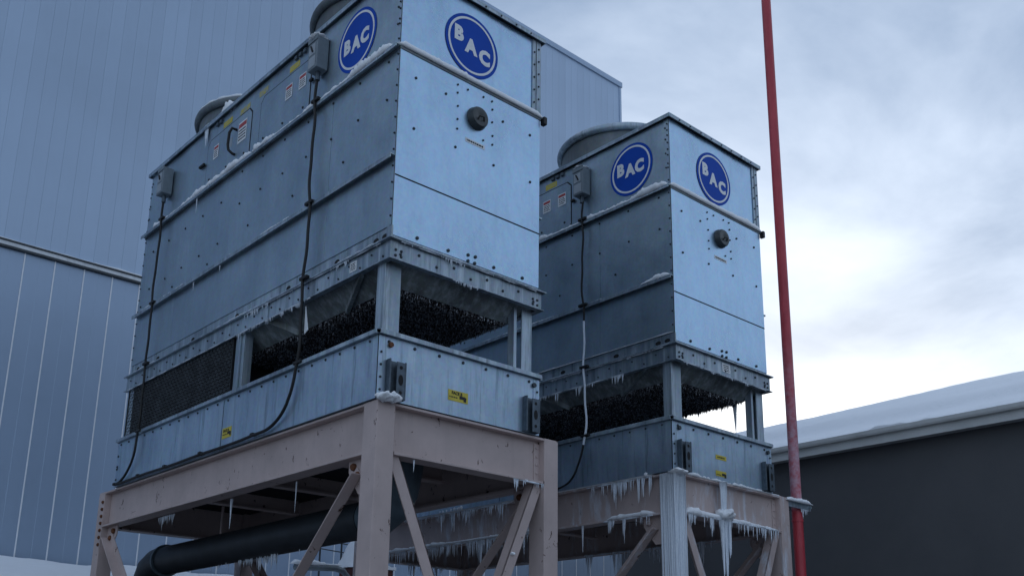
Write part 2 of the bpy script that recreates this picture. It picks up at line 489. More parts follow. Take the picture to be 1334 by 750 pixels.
def heightfield(name, x0, x1, y0, y1, nx, ny, fz, mat, parent=None, skirt=None):
    vs_, fs = [], []
    for j in range(ny + 1):
        for i in range(nx + 1):
            x = x0 + (x1 - x0) * i / nx; y = y0 + (y1 - y0) * j / ny
            vs_.append((x, y, fz(x, y)))
    for j in range(ny):
        for i in range(nx):
            a = j * (nx + 1) + i; fs.append((a, a + 1, a + nx + 2, a + nx + 1))
    if skirt is not None:   # close the sides down to a base surface
        ring = [i for i in range(nx + 1)] + [(j) * (nx + 1) + nx for j in range(1, ny + 1)] + \
               [ny * (nx + 1) + i for i in range(nx - 1, -1, -1)] + [j * (nx + 1) for j in range(ny - 1, 0, -1)]
        k = len(vs_)
        vs_ += [(vs_[i][0], vs_[i][1], skirt(vs_[i][0], vs_[i][1])) for i in ring]
        n = len(ring)
        fs += [(ring[(i + 1) % n], ring[i], k + i, k + (i + 1) % n) for i in range(n)]
    return MB().add(vs_, fs).build(name, mat, parent, smooth='auto')

# --- tall pale clad building behind --------------------------------------
WY, WX1, WX0, WTOP, WTRIM = 13.0, 18.94, -16.0, 18.8, 5.99
tb = empty('clad_building', (0, WY, GZ))
tag(tb, 'tall pale blue-grey metal clad building standing behind both towers', 'building')
def atW(mb, name, mat, bevel=0):
    o = mb.build(name, mat, tb, bevel=bevel); o.matrix_parent_inverse = Matrix.Translation((0, -WY, -GZ)); return o
atW(MB().box(WX0, WX1 - .05, WY + .06, WY + 24, GZ, WTOP - .05), 'wall_core', 'wall_back')
pw = .316
n_up = int((WX1 - WX0) / pw)
def shared(me, name, loc, parent, inv):
    o = bpy.data.objects.new(name, me); COL.objects.link(o); o.parent = parent; o.matrix_parent_inverse = inv; o.location = loc; return o
inv = Matrix.Translation((0, -WY, -GZ))
def panel_mesh(w, h, mat, rib):
    # profile across the panel with shallow ribs, extruded upward
    pr = [(.001, .06), (.001, .002), (.004, .0), (w - .004, .0), (w - .001, .002), (w - .001, .06)]
    if rib:
        pr = pr[:3] + [(w * .5 - .008, 0), (w * .5, .004), (w * .5 + .008, 0)] + pr[3:]
    n = len(pr)
    vs_ = [(x, y, 0) for x, y in pr] + [(x, y, h) for x, y in pr]
    me = bpy.data.meshes.new('wall_panel')
    me.from_pydata(vs_, [], [(i, i + 1, i + 1 + n, i + n) for i in range(n - 1)] + [tuple(range(n))[::-1], tuple(range(n, 2 * n))])
    me.update(); me.materials.append(M[mat]); return me
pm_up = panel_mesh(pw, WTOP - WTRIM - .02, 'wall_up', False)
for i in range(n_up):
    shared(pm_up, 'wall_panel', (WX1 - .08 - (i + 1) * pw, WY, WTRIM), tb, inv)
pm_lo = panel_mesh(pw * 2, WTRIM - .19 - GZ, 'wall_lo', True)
strip = MB().box(-.013, .013, -.014, .02, 0, WTRIM - .19 - GZ); ms = bpy.data.meshes.new('frosted_joint'); ms.from_pydata(strip.v, [], strip.f); ms.materials.append(M['snow'])
xs0 = 1.32 - .315 * 2 * 30
i = 0
for k in range(-30, 30):
    x = 1.315 + (k) * 2 * pw - 1.2 * 2 * pw * 0
    if x < WX0 or x + 2 * pw > WX1 - .05: continue
    shared(pm_lo, 'wall_panel', (x, WY, GZ), tb, inv)
    shared(ms, 'frosted_joint', (x, WY, GZ), tb, inv)
atW(MB().box(WX0, WX1 - .02, WY - .07, WY + .05, WTRIM - .045, WTRIM - .003), 'trim_flashing', 'trim_dark')
atW(MB().box(WX0, WX1 - .02, WY - .055, WY + .05, WTRIM - .135, WTRIM - .048), 'trim_band', 'trim')
atW(MB().box(WX0, WX1 - .02, WY - .075, WY + .05, WTRIM - .187, WTRIM - .138), 'trim_drip', 'trim_dark')
atW(MB().box(WX1 - .08, WX1 + .02, WY - .03, WY + .08, GZ, WTOP - .02), 'corner_trim', 'wall_up')
atW(MB().box(WX0, WX1 + .06, WY - .06, WY + .25, WTOP - .16, WTOP + .05), 'coping', 'wall_lo', .01)
snow_strip('trim_snow', (WX0 + 8, WY - .003, WTRIM), (WX1, WY - .003, WTRIM), (0, -1, 0), .06, .04, 'thin snow line on the trim of the clad building', 5, .1)

# --- snowy low annex at the foot of the clad building ---------------------
an = empty('low_annex', (0, 11.5, GZ)); tag(an, 'low flat roofed annex at the foot of the pale clad building', 'building')
o = MB().box(-14, 13, 10.2, WY - .12, GZ, -1.75).build('wall', 'stucco', an); o.matrix_parent_inverse = Matrix.Translation((0, -11.5, -GZ))
o = heightfield('annex_snow', -14, 13, 10.1, WY - .11, 150, 18,
                lambda x, y: -1.42 + .72 * (max(0, y - 10.1) / 2.8) ** .8 + .05 * fbm(x * .8, y * .9, 1) - .25 * max(0, 10.45 - y), 'snow', None, lambda x, y: -1.745)
tag(o, 'deep snow drift on the low annex against the pale wall', 'snow', kind='stuff')
# snowy rails, pipe and box standing on the annex
rl = empty('pipe_rail', (6.9, 12.0, -1.1)); tag(rl, 'thin dark rail with two posts on the snowy annex roof', 'railing')
def loc_build(mb, name, mat, par, smooth=False):
    o = mb.build(name, mat, par, smooth=smooth); o.matrix_parent_inverse = Matrix.Translation(-par.location); return o
for x in (6.62, 7.22):
    loc_build(MB().tube([(x, 12.0, -1.2), (x, 12.0, .5)], .024, 8), 'post', 'trim_dark', rl)
loc_build(MB().tube([(5.6, 12.0, .09), (7.6, 12.0, -.01)], .014, 6), 'rail', 'trim_dark', rl)
loc_build(MB().tube([(6.6, 12.0, .26), (7.9, 12.0, .18)], .014, 6), 'rail', 'trim_dark', rl)
lp = empty('low_pipe', (6.5, 11.2, -.8)); tag(lp, 'snow capped pale pipe with elbow running low behind the frame', 'pipe')
loc_build(MB().tube([(5.5, 11.2, -.56), (6.55, 11.2, -.50), (6.78, 11.2, -.54), (6.9, 11.2, -.66), (6.95, 11.2, -1.4)], .075, 12), 'pipe_run', 'galv_dark', lp, True)
snow_strip('pipe_snow', (5.4, 11.26, -.49), (6.72, 11.26, -.43), (0, -1, 0), .13, .10, 'snow cap lying along the low pale pipe', 8)
rb = MB().box(7.2, 8.3, 11.3, 12.0, -1.4, -.40).build('equipment_box', 'redbox', bevel=.02)
tag(rb, 'brown red equipment box half buried in snow behind the frame', 'box')
o = heightfield('box_snow', 7.12, 8.35, 11.25, 12.05, 26, 18, lambda x, y: -.39 + .10 * min(1, (x - 7.1) / .15) + .62 * math.exp(-((x - 7.6) / .36) ** 4 - ((y - 11.8) / .3) ** 4) + .03 * fbm(x * 4, y * 4, 2), 'snow', None, lambda x, y: -.397)
tag(o, 'heaped snow on top of the brown red box', 'snow', kind='stuff')

# --- dark building with snowy roof on the right ---------------------------
BX, BY1, BY0 = 14.0, 8.9, -26.0
db = empty('dark_building', (BX, 0, GZ)); tag(db, 'long dark charcoal building with snow covered sloping roof', 'building')
bi = Matrix.Translation((-BX, 0, -GZ))
def atB(mb, name, mat, **k):
    o = mb.build(name, mat, db, **k); o.matrix_parent_inverse = bi; return o
RZ, RIDX, RIDZ = 2.32, 18.6, 4.15
atB(MB().box(BX, 2 * RIDX - BX, BY0, BY1, GZ, RZ - .25), 'wall', 'stucco')
atB(MB().box(BX - .30, BX + .02, BY0 - .1, BY1 + .1, RZ - .27, RZ - .245), 'soffit', 'fascia')
atB(MB().box(BX - .325, BX - .30, BY0 - .1, BY1 + .1, RZ - .30, RZ - .06), 'fascia_board', 'fascia', bevel=.004)
mb = MB()
pr = [(-.02, -.09), (-.11, -.09), (-.13, -.05), (-.14, .02), (-.125, .02), (-.115, -.04), (-.10, -.075), (-.02, -.075)]
vs_ = [(BX - .31 + x, y, RZ - .02 + z) for y in (BY0 - .1, BY1 + .1) for x, z in pr]
n = len(pr); mb.add(vs_, [(i, (i + 1) % n, (i + 1) % n + n, i + n) for i in range(n)])
atB(mb, 'gutter', 'fascia')
mb = MB()
for sx in (1, -1):
    def X(x): return x if sx == 1 else 2 * RIDX - x
    mb.hexa([(X(BX - .36), BY0 - .15, RZ - .05), (X(RIDX), BY0 - .15, RIDZ - .1), (X(RIDX), BY1 + .15, RIDZ - .1), (X(BX - .36), BY1 + .15, RZ - .05),
             (X(BX - .36), BY0 - .15, RZ), (X(RIDX), BY0 - .15, RIDZ), (X(RIDX), BY1 + .15, RIDZ), (X(BX - .36), BY1 + .15, RZ)])
atB(mb, 'roof', 'galv_dark')
def gable(y):
    return MB().add([(BX + .01, y, RZ - .3), (2 * RIDX - BX - .01, y, RZ - .3), (RIDX, y, RIDZ - .11)], [(0, 1, 2)])
atB(gable(BY1 - .01), 'gable', 'stucco'); atB(gable(BY0 + .01), 'gable', 'stucco')
def roof_z(x): 
    x = x if x < RIDX else 2 * RIDX - x
    return RZ + (RIDZ - RZ) * (x - BX + .36) / (RIDX - BX + .36)
def snow_z(x, y):
    xx = x if x < RIDX else 2 * RIDX - x
    t = (xx - BX + .36) / (RIDX - BX + .36)
    shelf = 1 / (1 + math.exp(-(xx - BX - .95 - .12 * math.sin(y * .5)) / .10))
    e = min(1, (xx - BX + .37) / .25)
    h = (.09 + .22 * shelf) * (.35 + .65 * math.sqrt(max(0, e))) - .18 * max(0, t - .72) ** 1.2 + .035 * fbm(x * .45, y * .35, 3) + .012 * fbm(x * 2, y * 1.4, 5)
    lip = max(0, 1 - (xx - BX + .37) / .5)
    h += lip * (.05 * math.sin(y * 1.9) * math.sin(y * .61 + 1) + .03 * math.sin(y * 5.3 + 2) + .02 * math.sin(y * 11.7))
    return roof_z(x) + max(.02, h)
o = heightfield('roof_snow', BX - .37, 2 * RIDX - BX + .37, BY0 - .1, BY1 + .1, 90, 190, snow_z, 'snow', None, lambda x, y: roof_z(x) + .003)
tag(o, 'thick smooth snow covering the roof of the dark building', 'snow', kind='stuff')

# ------------------------------------------------------------------ cooling towers
W, L = 2.4, 7.71
zT, zL, zL2, zS, zP, zPl, zA, zB = 5.81, 4.56, 3.02, 2.79, 2.0, 2.13, 1.935, 1.69
bx0, bx1, by0, by1, zbt = -.06, 2.476, .066, 7.69, .785

def sticker_lines(parent, face, h0, h1, z0, z1, rows, out, mat='ink', seed=0):
    rn = random.Random(seed); mb = MB(); dz = (z1 - z0) / rows; s = 1 if h1 > h0 else -1
    for r in range(rows):
        h = h0
        while (h1 - h) * s > .012:
            w = rn.uniform(.012, .04)
            e = h + s * min(w, abs(h1 - h))
            mb.prism(orient(face, [(min(h, e), z0 + dz * (r + .25)), (max(h, e), z0 + dz * (r + .25)), (max(h, e), z0 + dz * (r + .75)), (min(h, e), z0 + dz * (r + .75))]), face, out, out + .0012)
            h = e + s * .009
    mb.build('print', mat, parent)

def logo(parent, face, h, z, letters, R=.455):
    b = MB().prism(orient(face, circle(h, z, R)), face, .004, .008).build('badge', 'blue', parent)
    ro, ri, nn = R * .905, R * .835, 64
    mb = MB()
    cs = [circle(h, z, r, nn) for r in (ro, ri)]
    vs_ = [face(u, v, o_) for o_ in (.008, .0105) for c in cs for u, v in c]
    fs = []
    for k in range(nn):
        j = (k + 1) % nn
        f = (2 * nn + k, 2 * nn + j, 3 * nn + j, 3 * nn + k)
        fs.append(f if face is FL else f[::-1])
    mb.add(vs_, fs).build('badge_ring', 'white', b)
    for ch, lh, lz in letters:
        put_text('letter', ch, .285, face, lh, lz, .0105, 'white', b, bold=.017, sx=.92)

def warn_label(parent, face, hc, zc_, w, h, seed):
    o = plate('warning_label', face, hc - w / 2, hc + w / 2, zc_ - h / 2, zc_ + h / 2, .004, .006, 'white', parent)
    plate('label_header', face, hc - w / 2 + .012, hc + w / 2 - .012, zc_ + h * .22, zc_ + h * .42, .006, .0075, 'red', o)
    s = -1 if face is FL else 1
    sticker_lines(o, face, hc - s * (w / 2 - .02), hc + s * (w / 2 - .02), zc_ - h * .42, zc_ + h * .16, 4, .0062, 'ink', seed)
    return o

def disconnect(parent, yc, name='switch_box'):
    x1_, x0_ = -.02, -.20
    b = MB().box(x0_, x1_, yc - .115, yc + .115, 5.03, 5.52).build(name, 'boxgrey', parent, bevel=.008)
    MB().box(x0_ - .012, x0_, yc - .125, yc + .125, 5.46, 5.535).build('hood', 'boxgrey', b)
    MB().box(x0_ - .006, x0_ - .001, yc - .06, yc + .09, 5.26, 5.42).build('face_plate', 'boxpanel', b)
    MB().box(x0_ - .006, x0_ - .001, yc - .08, yc + .09, 5.06, 5.22).build('nameplate', 'boxpanel', b)
    MB().bar((x0_ - .02, yc - .02, 5.29), (x0_ - .02, yc + .03, 5.39), .02, .02).build('lever', 'black', b)
    MB().tube([(-.10, yc, 4.90), (-.10, yc, 5.03)], .035, 10).build('cable_gland', 'bracket', b)
    return b

def make_tower(name, org, label, second):
    T = empty(name, org); tag(T, label, 'cooling tower', 'pair of cooling towers')
    random.seed(11 if not second else 12)
    P = T
    # ---- basin
    ba = MB()
    ba.box(bx0, bx1, by0, by0 + .02, 0, zbt - .03); ba.box(bx0, bx1, by1 - .02, by1, 0, zbt - .03)
    ba.box(bx0, bx0 + .02, by0 + .02, by1 - .02, 0, zbt - .03); ba.box(bx1 - .02, bx1, by0 + .02, by1 - .02, 0, zbt - .03)
    ba.box(bx0 + .02, bx1 - .02, by0 + .02, by1 - .02, .002, .03)
    basin = ba.build('basin', 'galv_basin', P)
    r = .034
    rim = MB()
    c = [(bx0 - .01, by0 - .01, zbt), (bx1 + .012, by0 - .01, zbt), (bx1 + .012, by1 + .012, zbt), (bx0 - .01, by1 + .012, zbt)]
    for a_, b_ in ((0, 1), (1, 2), (2, 3), (3, 0)):
        rim.bar(c[a_], c[b_], .085, .05); 
        rim.tube([Vector(c[a_]) + Vector((0, 0, .012)), Vector(c[b_]) + Vector((0, 0, .012))], r, 8)
    rim.build('rim', 'galv_old', basin, smooth='auto')
    # corner strips
    MB().box(bx0 - .004, bx0 + .10, by0 - .006, by0 - .001, .0, zbt - .05).build('corner_strip', 'galv_basin', basin)
    MB().box(bx1 - .10, bx1 + .004, by0 - .006, by0 - .001, .0, zbt - .05).build('corner_strip', 'galv_basin', basin)
    # dark vertical joint at near corner of the long side
    MB().box(bx0 - .006, bx0 - .002, by0 - .004, by0 + .012, .0, zbt - .03).build('corner_joint', 'joint', basin)
    MB().box(bx0 - .003, bx0 - .001, 3.86, 3.868, .02, zbt - .05).build('sheet_joint', 'joint', basin)
    # lifting brackets with holes on the end face
    for h0 in (.05, 2.19):
        b = MB()
        o0 = -by0
        b.box(h0, h0 + .235, by0 - .018, by0 - .002, .01, .47)
        br = b.build('lifting_bracket', 'bracket', P, bevel=.003)
        MB().box(h0 + .0, h0 + .018, by0 - .085, by0 - .019, .01, .475).build('flange', 'bracket', br, bevel=.003)
        MB().box(h0 + .217, h0 + .235, by0 - .085, by0 - .019, .01, .465).build('flange', 'bracket', br, bevel=.003)
        MB().box(h0 + .10, h0 + .216, by0 - .085, by0 - .070, .01, .455).build('face_plate', 'bracket', br, bevel=.004)
        for zc_, rr, st in ((.39, .022, 1), (.24, .034, 1.9), (.09, .022, 1)):
            hl = MB(); hl.prism([(h0 + .158 + rr * math.cos(k * math.pi / 9), zc_ + st * rr * math.sin(k * math.pi / 9)) for k in range(18)], FE, -by0 + .0855, -by0 + .0875)
            hl.build('hole', 'dark', br)
    bo = MB()
    for k in range(24):
        bo.bolt((bx0, by0 + .18 + k * .318, zbt - .075), (-1, 0, 0), .017)
    for k in range(7):
        bo.bolt((bx0 + .14 + k * .37, by0, zbt - .09), (0, -1, 0), .021)
    for z in (.1, .25, .4, .55): bo.bolt((bx0 + .035, by0 - .006, z), (0, -1, 0), .015); bo.bolt((bx1 - .035, by0 - .006, z + .03), (0, -1, 0), .015)
    for z in (.12, .3, .34, .52): bo.bolt((bx0, by1 - .06, z), (-1, 0, 0), .02)
    tag(bo.build('basin_bolts', 'bolt', basin), kind='stuff')
    # drain boss / plugs near the corner
    for h0 in (.10, 2.38):
        MB().tube([(h0, by0 - .001, .66), (h0, by0 - .03, .66)], .032, 12).build('plug', 'rust' if not second and h0 < 1 else 'bolt', basin)
    # stickers on basin end and side
    def face_sticker(face, h, z, off, txt, w=.31, hh=.135):
        s = -1 if face is FL else 1
        st = plate('yellow_sticker', face, h - w / 2, h + w / 2, z - hh / 2, z + hh / 2, off + .002, off + .004, 'yellow', P)
        if txt: put_text('lettering', txt, .052, face, h - s * .02, z + .032, off + .0052, 'ink', st, bold=.0015)
        sticker_lines(st, face, h - s * w * .44, h + s * .0, z - .035, z - .005, 1, off + .0042, 'ink', 3)
        pts = [(.02, -.028), (.085, -.028), (.085, -.052), (.125, -.052), (.13, .0), (.1, .012), (.02, .012)]
        MB().prism(orient(face, [(h + s * a_, z + b_) for a_, b_ in (pts if s == 1 else pts[::-1])]), face, off + .0042, off + .0055).build('hand_mark', 'ink', st)
    if not second:
        face_sticker(FE, 1.125, .25, -by0, 'FACE B')
        face_sticker(FL, 3.70, .235, -bx0, 'FACE A', .27, .15)
    else:
        face_sticker(FE, 1.10, .115, -by0, None, .27, .085)
        plate('yellow_sticker', FE, .98, 1.25, .335, .405, -by0 + .002, -by0 + .004, 'yellow', P)
        sticker_lines(P, FE, 1.02, 1.2, .35, .39, 1, -by0 + .0045, 'ink', 9)
    # ---- posts of the air inlet (angles)
    def post(x0_, x1_, y0_, y1_, sx, sy):
        m_ = MB(); t = .02
        xa = x0_ if sx > 0 else x1_ - t; ya = y0_ if sy > 0 else y1_ - t
        m_.box(xa, xa + t, y0_, y1_, zbt - .03, zB + .03)
        if sx > 0: m_.box(x0_ + t, x1_, ya, ya + t, zbt - .03, zB + .03)
        else: m_.box(x0_, x1_ - t, ya, ya + t, zbt - .03, zB + .03)
        # return lips
        if sy > 0: m_.box(xa + t if sx > 0 else xa - .03, xa + t + .03 if sx > 0 else xa, y1_ - .012, y1_, zbt - .03, zB + .03)
        return m_.build('post', 'galv_old', P, bevel=.004)
    post(.0, .23, by0 + .03, .26, 1, 1)
    post(2.19, 2.37, by0 + .03, .26, -1, 1)
    MB().box(2.06, 2.11, by0 + .04, by0 + .16, zbt - .03, zB + .03).build('post', 'galv_old', P, bevel=.004)
    post(.0, .23, L - .26, L - .03, 1, -1)
    post(2.17, 2.40, L - .26, L - .03, -1, -1)
    for xa in (.0, 2.37):
        m_ = MB(); s = 1 if xa < 1 else -1
        m_.box(xa, xa + .02, 3.52, 3.78, zbt - .03, zB + .03)
        m_.box(xa + .021 if s > 0 else xa - .13, xa + .13 if s > 0 else xa - .001, 3.52, 3.535, zbt - .03, zB + .03)
        m_.box(xa - .025 if s > 0 else xa + .021, xa - .001 if s > 0 else xa + .045, 3.60, 3.64, zbt - .02, zB + .03)
        m_.build('post', 'galv_old', P, bevel=.003)
    # ---- inlet shields over the far half (cellular, dark)
    def shield(face, h0, h1, off, nm='inlet_shield'):
        sh = plate(nm, face, h0, h1, zbt + .02, zB + .02, off - .05, off - .02, 'dark', P)
        mb_ = MB(); rows = 15; cols = int((h1 - h0) / .055)
        dz = (zB - zbt - .03) / rows
        for r_ in range(rows + 1):
            z = zbt + .03 + r_ * dz
            for c_ in range(cols):
                ha = h0 + (h1 - h0) * c_ / cols; hb = h0 + (h1 - h0) * (c_ + 1) / cols
                za = z + (dz * .33 if (c_ + r_) % 2 else -dz * .33); zb_ = z + (dz * .33 if (c_ + 1 + r_) % 2 else -dz * .33)
                q = [face(ha, za, off - .018), face(hb, zb_, off - .018), face(hb, zb_ + .014, off + .012), face(ha, za + .014, off + .012)]
                mb_.add(q, [(0, 1, 2, 3)])
        tag(mb_.build('shield_cells', 'cells', sh), kind='stuff')
        for h_ in (h0, h1):
            MB().prism(orient(face, [(h_ - .012, zbt), (h_ + .012, zbt), (h_ + .012, zB), (h_ - .012, zB)]), face, off - .03, off + .015).build('shield_edge', 'black', sh)
    shield(FL, 3.84, L - .10, .0)
    MB().box(W - .04, W - .005, 3.84, L - .27, zbt + .02, zB).build('inlet_shield', 'dark', P)
    MB().box(.24, W - .24, L - .05, L - .015, zbt + .02, zB).build('inlet_shield', 'dark', P)
    MB().box(.14, W - .14, 4.3, 4.33, zbt - .3, 1.5).build('partition', 'dark', P)
    # ---- hopper skirt and fill underside
    ins, zf_ = .30, 1.50
    o_, i_ = .02, ins
    def quad(a_, b_, c_, d_, nm):
        MB().add([a_, b_, c_, d_, tuple(Vector(a_) + Vector((0, 0, .012))), tuple(Vector(b_) + Vector((0, 0, .012))), tuple(Vector(c_) + Vector((0, 0, .012))), tuple(Vector(d_) + Vector((0, 0, .012)))],
                 [(3, 2, 1, 0), (4, 5, 6, 7), (0, 1, 5, 4), (1, 2, 6, 5), (2, 3, 7, 6), (3, 0, 4, 7)]).build(nm, 'hopper', P)
    zt_ = zB + .06
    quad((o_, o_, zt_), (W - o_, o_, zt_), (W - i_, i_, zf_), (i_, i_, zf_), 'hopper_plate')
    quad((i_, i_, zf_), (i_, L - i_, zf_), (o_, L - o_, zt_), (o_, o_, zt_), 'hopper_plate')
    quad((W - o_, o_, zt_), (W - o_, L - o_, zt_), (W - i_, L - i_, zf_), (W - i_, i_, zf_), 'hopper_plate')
    MB().bar((.02, .62, zB + .03), (.30, 1.35, 1.49), .05, .10).build('hopper_stay', 'hopper', P)
    MB().bar((.02, 2.9, zB + .03), (.30, 2.5, 1.49), .05, .10).build('hopper_stay', 'hopper', P)
    MB().box(i_, W - i_, i_, L - i_, zf_ + .02, zf_ + .30).build('fill_pack', 'fill_base', P)
    rn = random.Random(77 + second)
    mb_ = MB()
    for k in range(12000):
        x = rn.uniform(i_ + .01, W - i_ - .01); y = rn.uniform(i_ + .01, 4.25)
        ln = rn.uniform(.02, .09) * (1.5 if rn.random() < .1 else 1); q = rn.uniform(.012, .026)
        z = zf_ + .021
        a0 = rn.uniform(0, 6.28)
        pts = [(x + q * math.cos(a0 + t_), y + q * math.sin(a0 + t_), z) for t_ in (0, 2.09, 4.19)] + [(x, y, z - ln)]
        mb_.add(pts, [(0, 1, 3), (1, 2, 3), (2, 0, 3)])
    tag(mb_.build('fill_drips', 'fill', P), kind='stuff')
    # ---- band round the casing foot
    def ring_boxes(o1, o2, z0, z1, nm, mat, far=True, bevel=0):
        m_ = MB()
        m_.box(-o1, W + o1, -o1, -o1 + o2, z0, z1); m_.box(-o1, -o1 + o2, -o1 + o2, L + o1, z0, z1)
        m_.box(W + o1 - o2, W + o1, -o1 + o2, L + o1, z0, z1)
        m_.box(-o1 + o2, W + o1 - o2, L + o1 - o2, L + o1, z0, z1)
        return m_.build(nm, mat, P, bevel=bevel)
    band = ring_boxes(.025, .03, zB, zA - .012, 'band', 'galv_old')
    ring_boxes(.075, .10, zA - .010, zA + .010, 'band_flange', 'galv_old', bevel=.004)
    ring_boxes(.055, .08, zB - .014, zB - .001, 'band_lip', 'galv_old', bevel=.003)
    bo = MB()
    for k in range(32):
        bo.bolt((-.025, .12 + k * .24, zB + .06 + (.09 if k % 2 else 0)), (-1, 0, 0), .014)
    for k in range(9):
        bo.bolt((.12 + k * .27, -.025, zB + .08 + (.07 if k % 2 else 0)), (0, -1, 0), .019)
    for x in (.05, .13): 
        for z in (zB + .05, zB + .12): bo.bolt((x, -.025, z), (0, -1, 0), .018); bo.bolt((W - x, -.025, z), (0, -1, 0), .018)
    tag(bo.build('band_bolts', 'bolt', band), kind='stuff')
    # channel with oval holes above the band on the long sides
    m_ = MB(); m_.box(.012, .05, .02, L - .02, zA + .010, zPl)
    ch = m_.build('channel', 'galv_old', P)
    for y in (.16, .34, 1.2, 2.4, 3.86, 5.3, 6.6, 7.4):
        MB().prism(orient(FL, [(y + .055 * math.cos(k * math.pi / 9), 2.03 + .032 * math.sin(k * math.pi / 9)) for k in range(18)]), FL, -.012, -.009).build('oval_hole', 'dark', ch)
    MB().box(-.012, .01, -.01, .09, zA + .012, zPl - .01).build('corner_clip', 'galv_old', P)
    MB().box(W - .05, W - .012, .02, L - .02, zA + .010, zPl).build('channel', 'galv_old', P)
    ring_boxes(-.006, .02, zA + .010, zP, 'foot_angle', 'galv_old')
    # white data plate on the band
    if not second:
        dp = plate('data_plate', FL, .68, .83, zB + .06, zB + .19, .026, .030, 'white', P)
        sticker_lines(dp, FL, .81, .70, zB + .075, zB + .175, 4, .0302, 'ink', 5)
    else:
        dp = plate('data_plate', FE, 1.12, 1.33, zB + .06, zB + .20, .026, .030, 'white', P)
        sticker_lines(dp, FE, 1.15, 1.30, zB + .075, zB + .185, 4, .0302, 'ink', 5)
    # ---- casing panels
    core = MB().box(.025, W - .025, .025, L - .025, zPl + .02, zT - .06).build('casing_core', 'joint', P)
    splits = [0, 1.52, 6.19, L]
    def pan(face, h0, h1, z0, z1, mat, nm='casing_panel', off=0.0):
        return plate(nm, face, h0 + .003, h1 - .003, z0 + .002, z1 - .002, -.03 + off, off, mat, P, bevel=.002)
    for i in range(3):
        pan(FL, splits[i], splits[i + 1], zPl, zL2, 'galv'); pan(FL, splits[i], splits[i + 1], zL2, zL, 'galv', off=.002 * (i % 2))
    pan(FL, 0, L, zL + .02, zT - .05, 'galv', 'fan_deck_panel')
    for z0, z1 in ((zPl, zL2), (zL2, zL), (zL + .02, zT - .05)):
        MB().box(W - .03, W, .003, L - .003, z0 + .002, z1 - .002).build('casing_panel', 'galv', P)
        MB().box(.03, W - .03, L - .03, L, z0 + .002, z1 - .002).build('casing_panel', 'galv', P)
    pan(FE, 0, W, zP, zS - .006, 'galv_skylit', 'end_panel'); pan(FE, 0, W, zS + .006, zL, 'galv_skylit', 'end_panel', .003)
    pan(FE, 0, W, zL + .02, zT - .05, 'galv_skylit', 'end_panel', -.002)
    MB().box(-.004, W + .004, -.0045, -.001, zS - .006, zS + .006).build('seam', 'joint', P)
    # folded corner edges
    MB().box(-.008, .0, -.006, .055, zPl, zL - .01).build('corner_edge', 'galv', P)
    MB().box(-.008, .0, -.006, .10, zL + .06, zT - .06).build('corner_edge', 'galv', P)
    MB().box(-.011, -.009, -.008, .002, zPl, zT - .06).build('corner_joint', 'joint', P)
    # angle stiffener at the right of the fan section
    ca = MB().box(2.24, 2.405, -.012, -.001, zL + .05, zT - .06).build('corner_angle', 'galv_old', P)
    MB().box(2.31, 2.318, -.014, -.0125, zL + .05, zT - .06).build('fold_line', 'joint', ca)
    # ---- ledges
    m_ = MB(); m_.box(-.085, .02, -.018, L + .03, zL - .008, zL + .008); m_.box(-.085, -.073, -.016, L + .028, zL - .045, zL - .0085); m_.box(W - .02, W + .055, -.018, L + .03, zL - .008, zL + .008); m_.box(.02, W - .02, -.018, .02, zL - .008, zL + .008)
    m_.build('ledge', 'galv_old', P, bevel=.003)
    ring_boxes(.012, .02, zL - .040, zL - .0085, 'ledge_leg', 'galv_dark')
    MB().box(W + .03, W + .09, -.06, .02, zL - .10, zL + .015).build('ledge_end', 'black', P, bevel=.008)
    m_ = MB(); m_.box(-.08, .0, -.005, L + .03, zL2 + .012, zL2 + .028); m_.box(-.08, -.068, -.003, L + .028, zL2 - .03, zL2 + .0115)
    m_.build('ledge', 'galv_old', P, bevel=.003)
    m_ = MB(); m_.box(W, W + .055, .0, L, zL2 + .005, zL2 + .028); m_.build('ledge', 'galv_old', P)
    # ---- bolts on the casing
    bo = MB()
    y = .24; k = 0
    while y < L - .1:
        bo.bolt((-.002, y, 4.44 if y < 4.1 else 4.15), (-1, 0, 0)); bo.bolt((-.002, y, 3.90 if y < 4.1 else 3.45), (-1, 0, 0))
        if k % 2: bo.bolt((-.002, y + .3, 3.42 if y < 3.6 else 3.2), (-1, 0, 0))
        y += .64; k += 1
    for z in [zPl + .12 + i * .22 for i in range(16)]:
        if abs(z - zL) > .1 and abs(z - zL2) > .06:
            bo.bolt((-.008, .03, z), (-1, 0, 0), .014); bo.bolt((0, L - .03, z), (-1, 0, 0), .014)
    for z in (4.9, 5.15, 5.4, 5.6): bo.bolt((-.008, .07, z), (-1, 0, 0), .015); bo.bolt((-.008, .03, z + .06), (-1, 0, 0), .014); bo.bolt((0, L - .06, z), (-1, 0, 0), .016)
    for x, z in [(.25, 4.21), (.73, 4.2), (.92, 4.42), (.92, 4.3), (.93, 4.11), (.93, 3.92), (.93, 3.78), (1.09, 4.42), (1.36, 4.43), (1.51, 4.43), (1.52, 4.31),
                 (1.52, 4.12), (1.53, 3.92), (1.53, 3.79), (1.71, 4.21), (2.21, 4.21), (.91, 3.51), (1.37, 3.79), (.25, 3.5), (1.56, 3.5), (2.22, 3.5)]:
        bo.bolt((x, -.003, z), (0, -1, 0), .019 if x in (.25, .73, 1.71, 2.21, .91, 1.56, 2.22) else .015)
    for x, z in [(.37, 2.07), (.85, 2.06), (1.17, 2.1), (1.29, 2.11), (1.17, 2.02), (1.28, 2.02), (1.6, 2.06), (2.1, 2.06)]:
        bo.bolt((x, 0, z), (0, -1, 0), .023, .02)
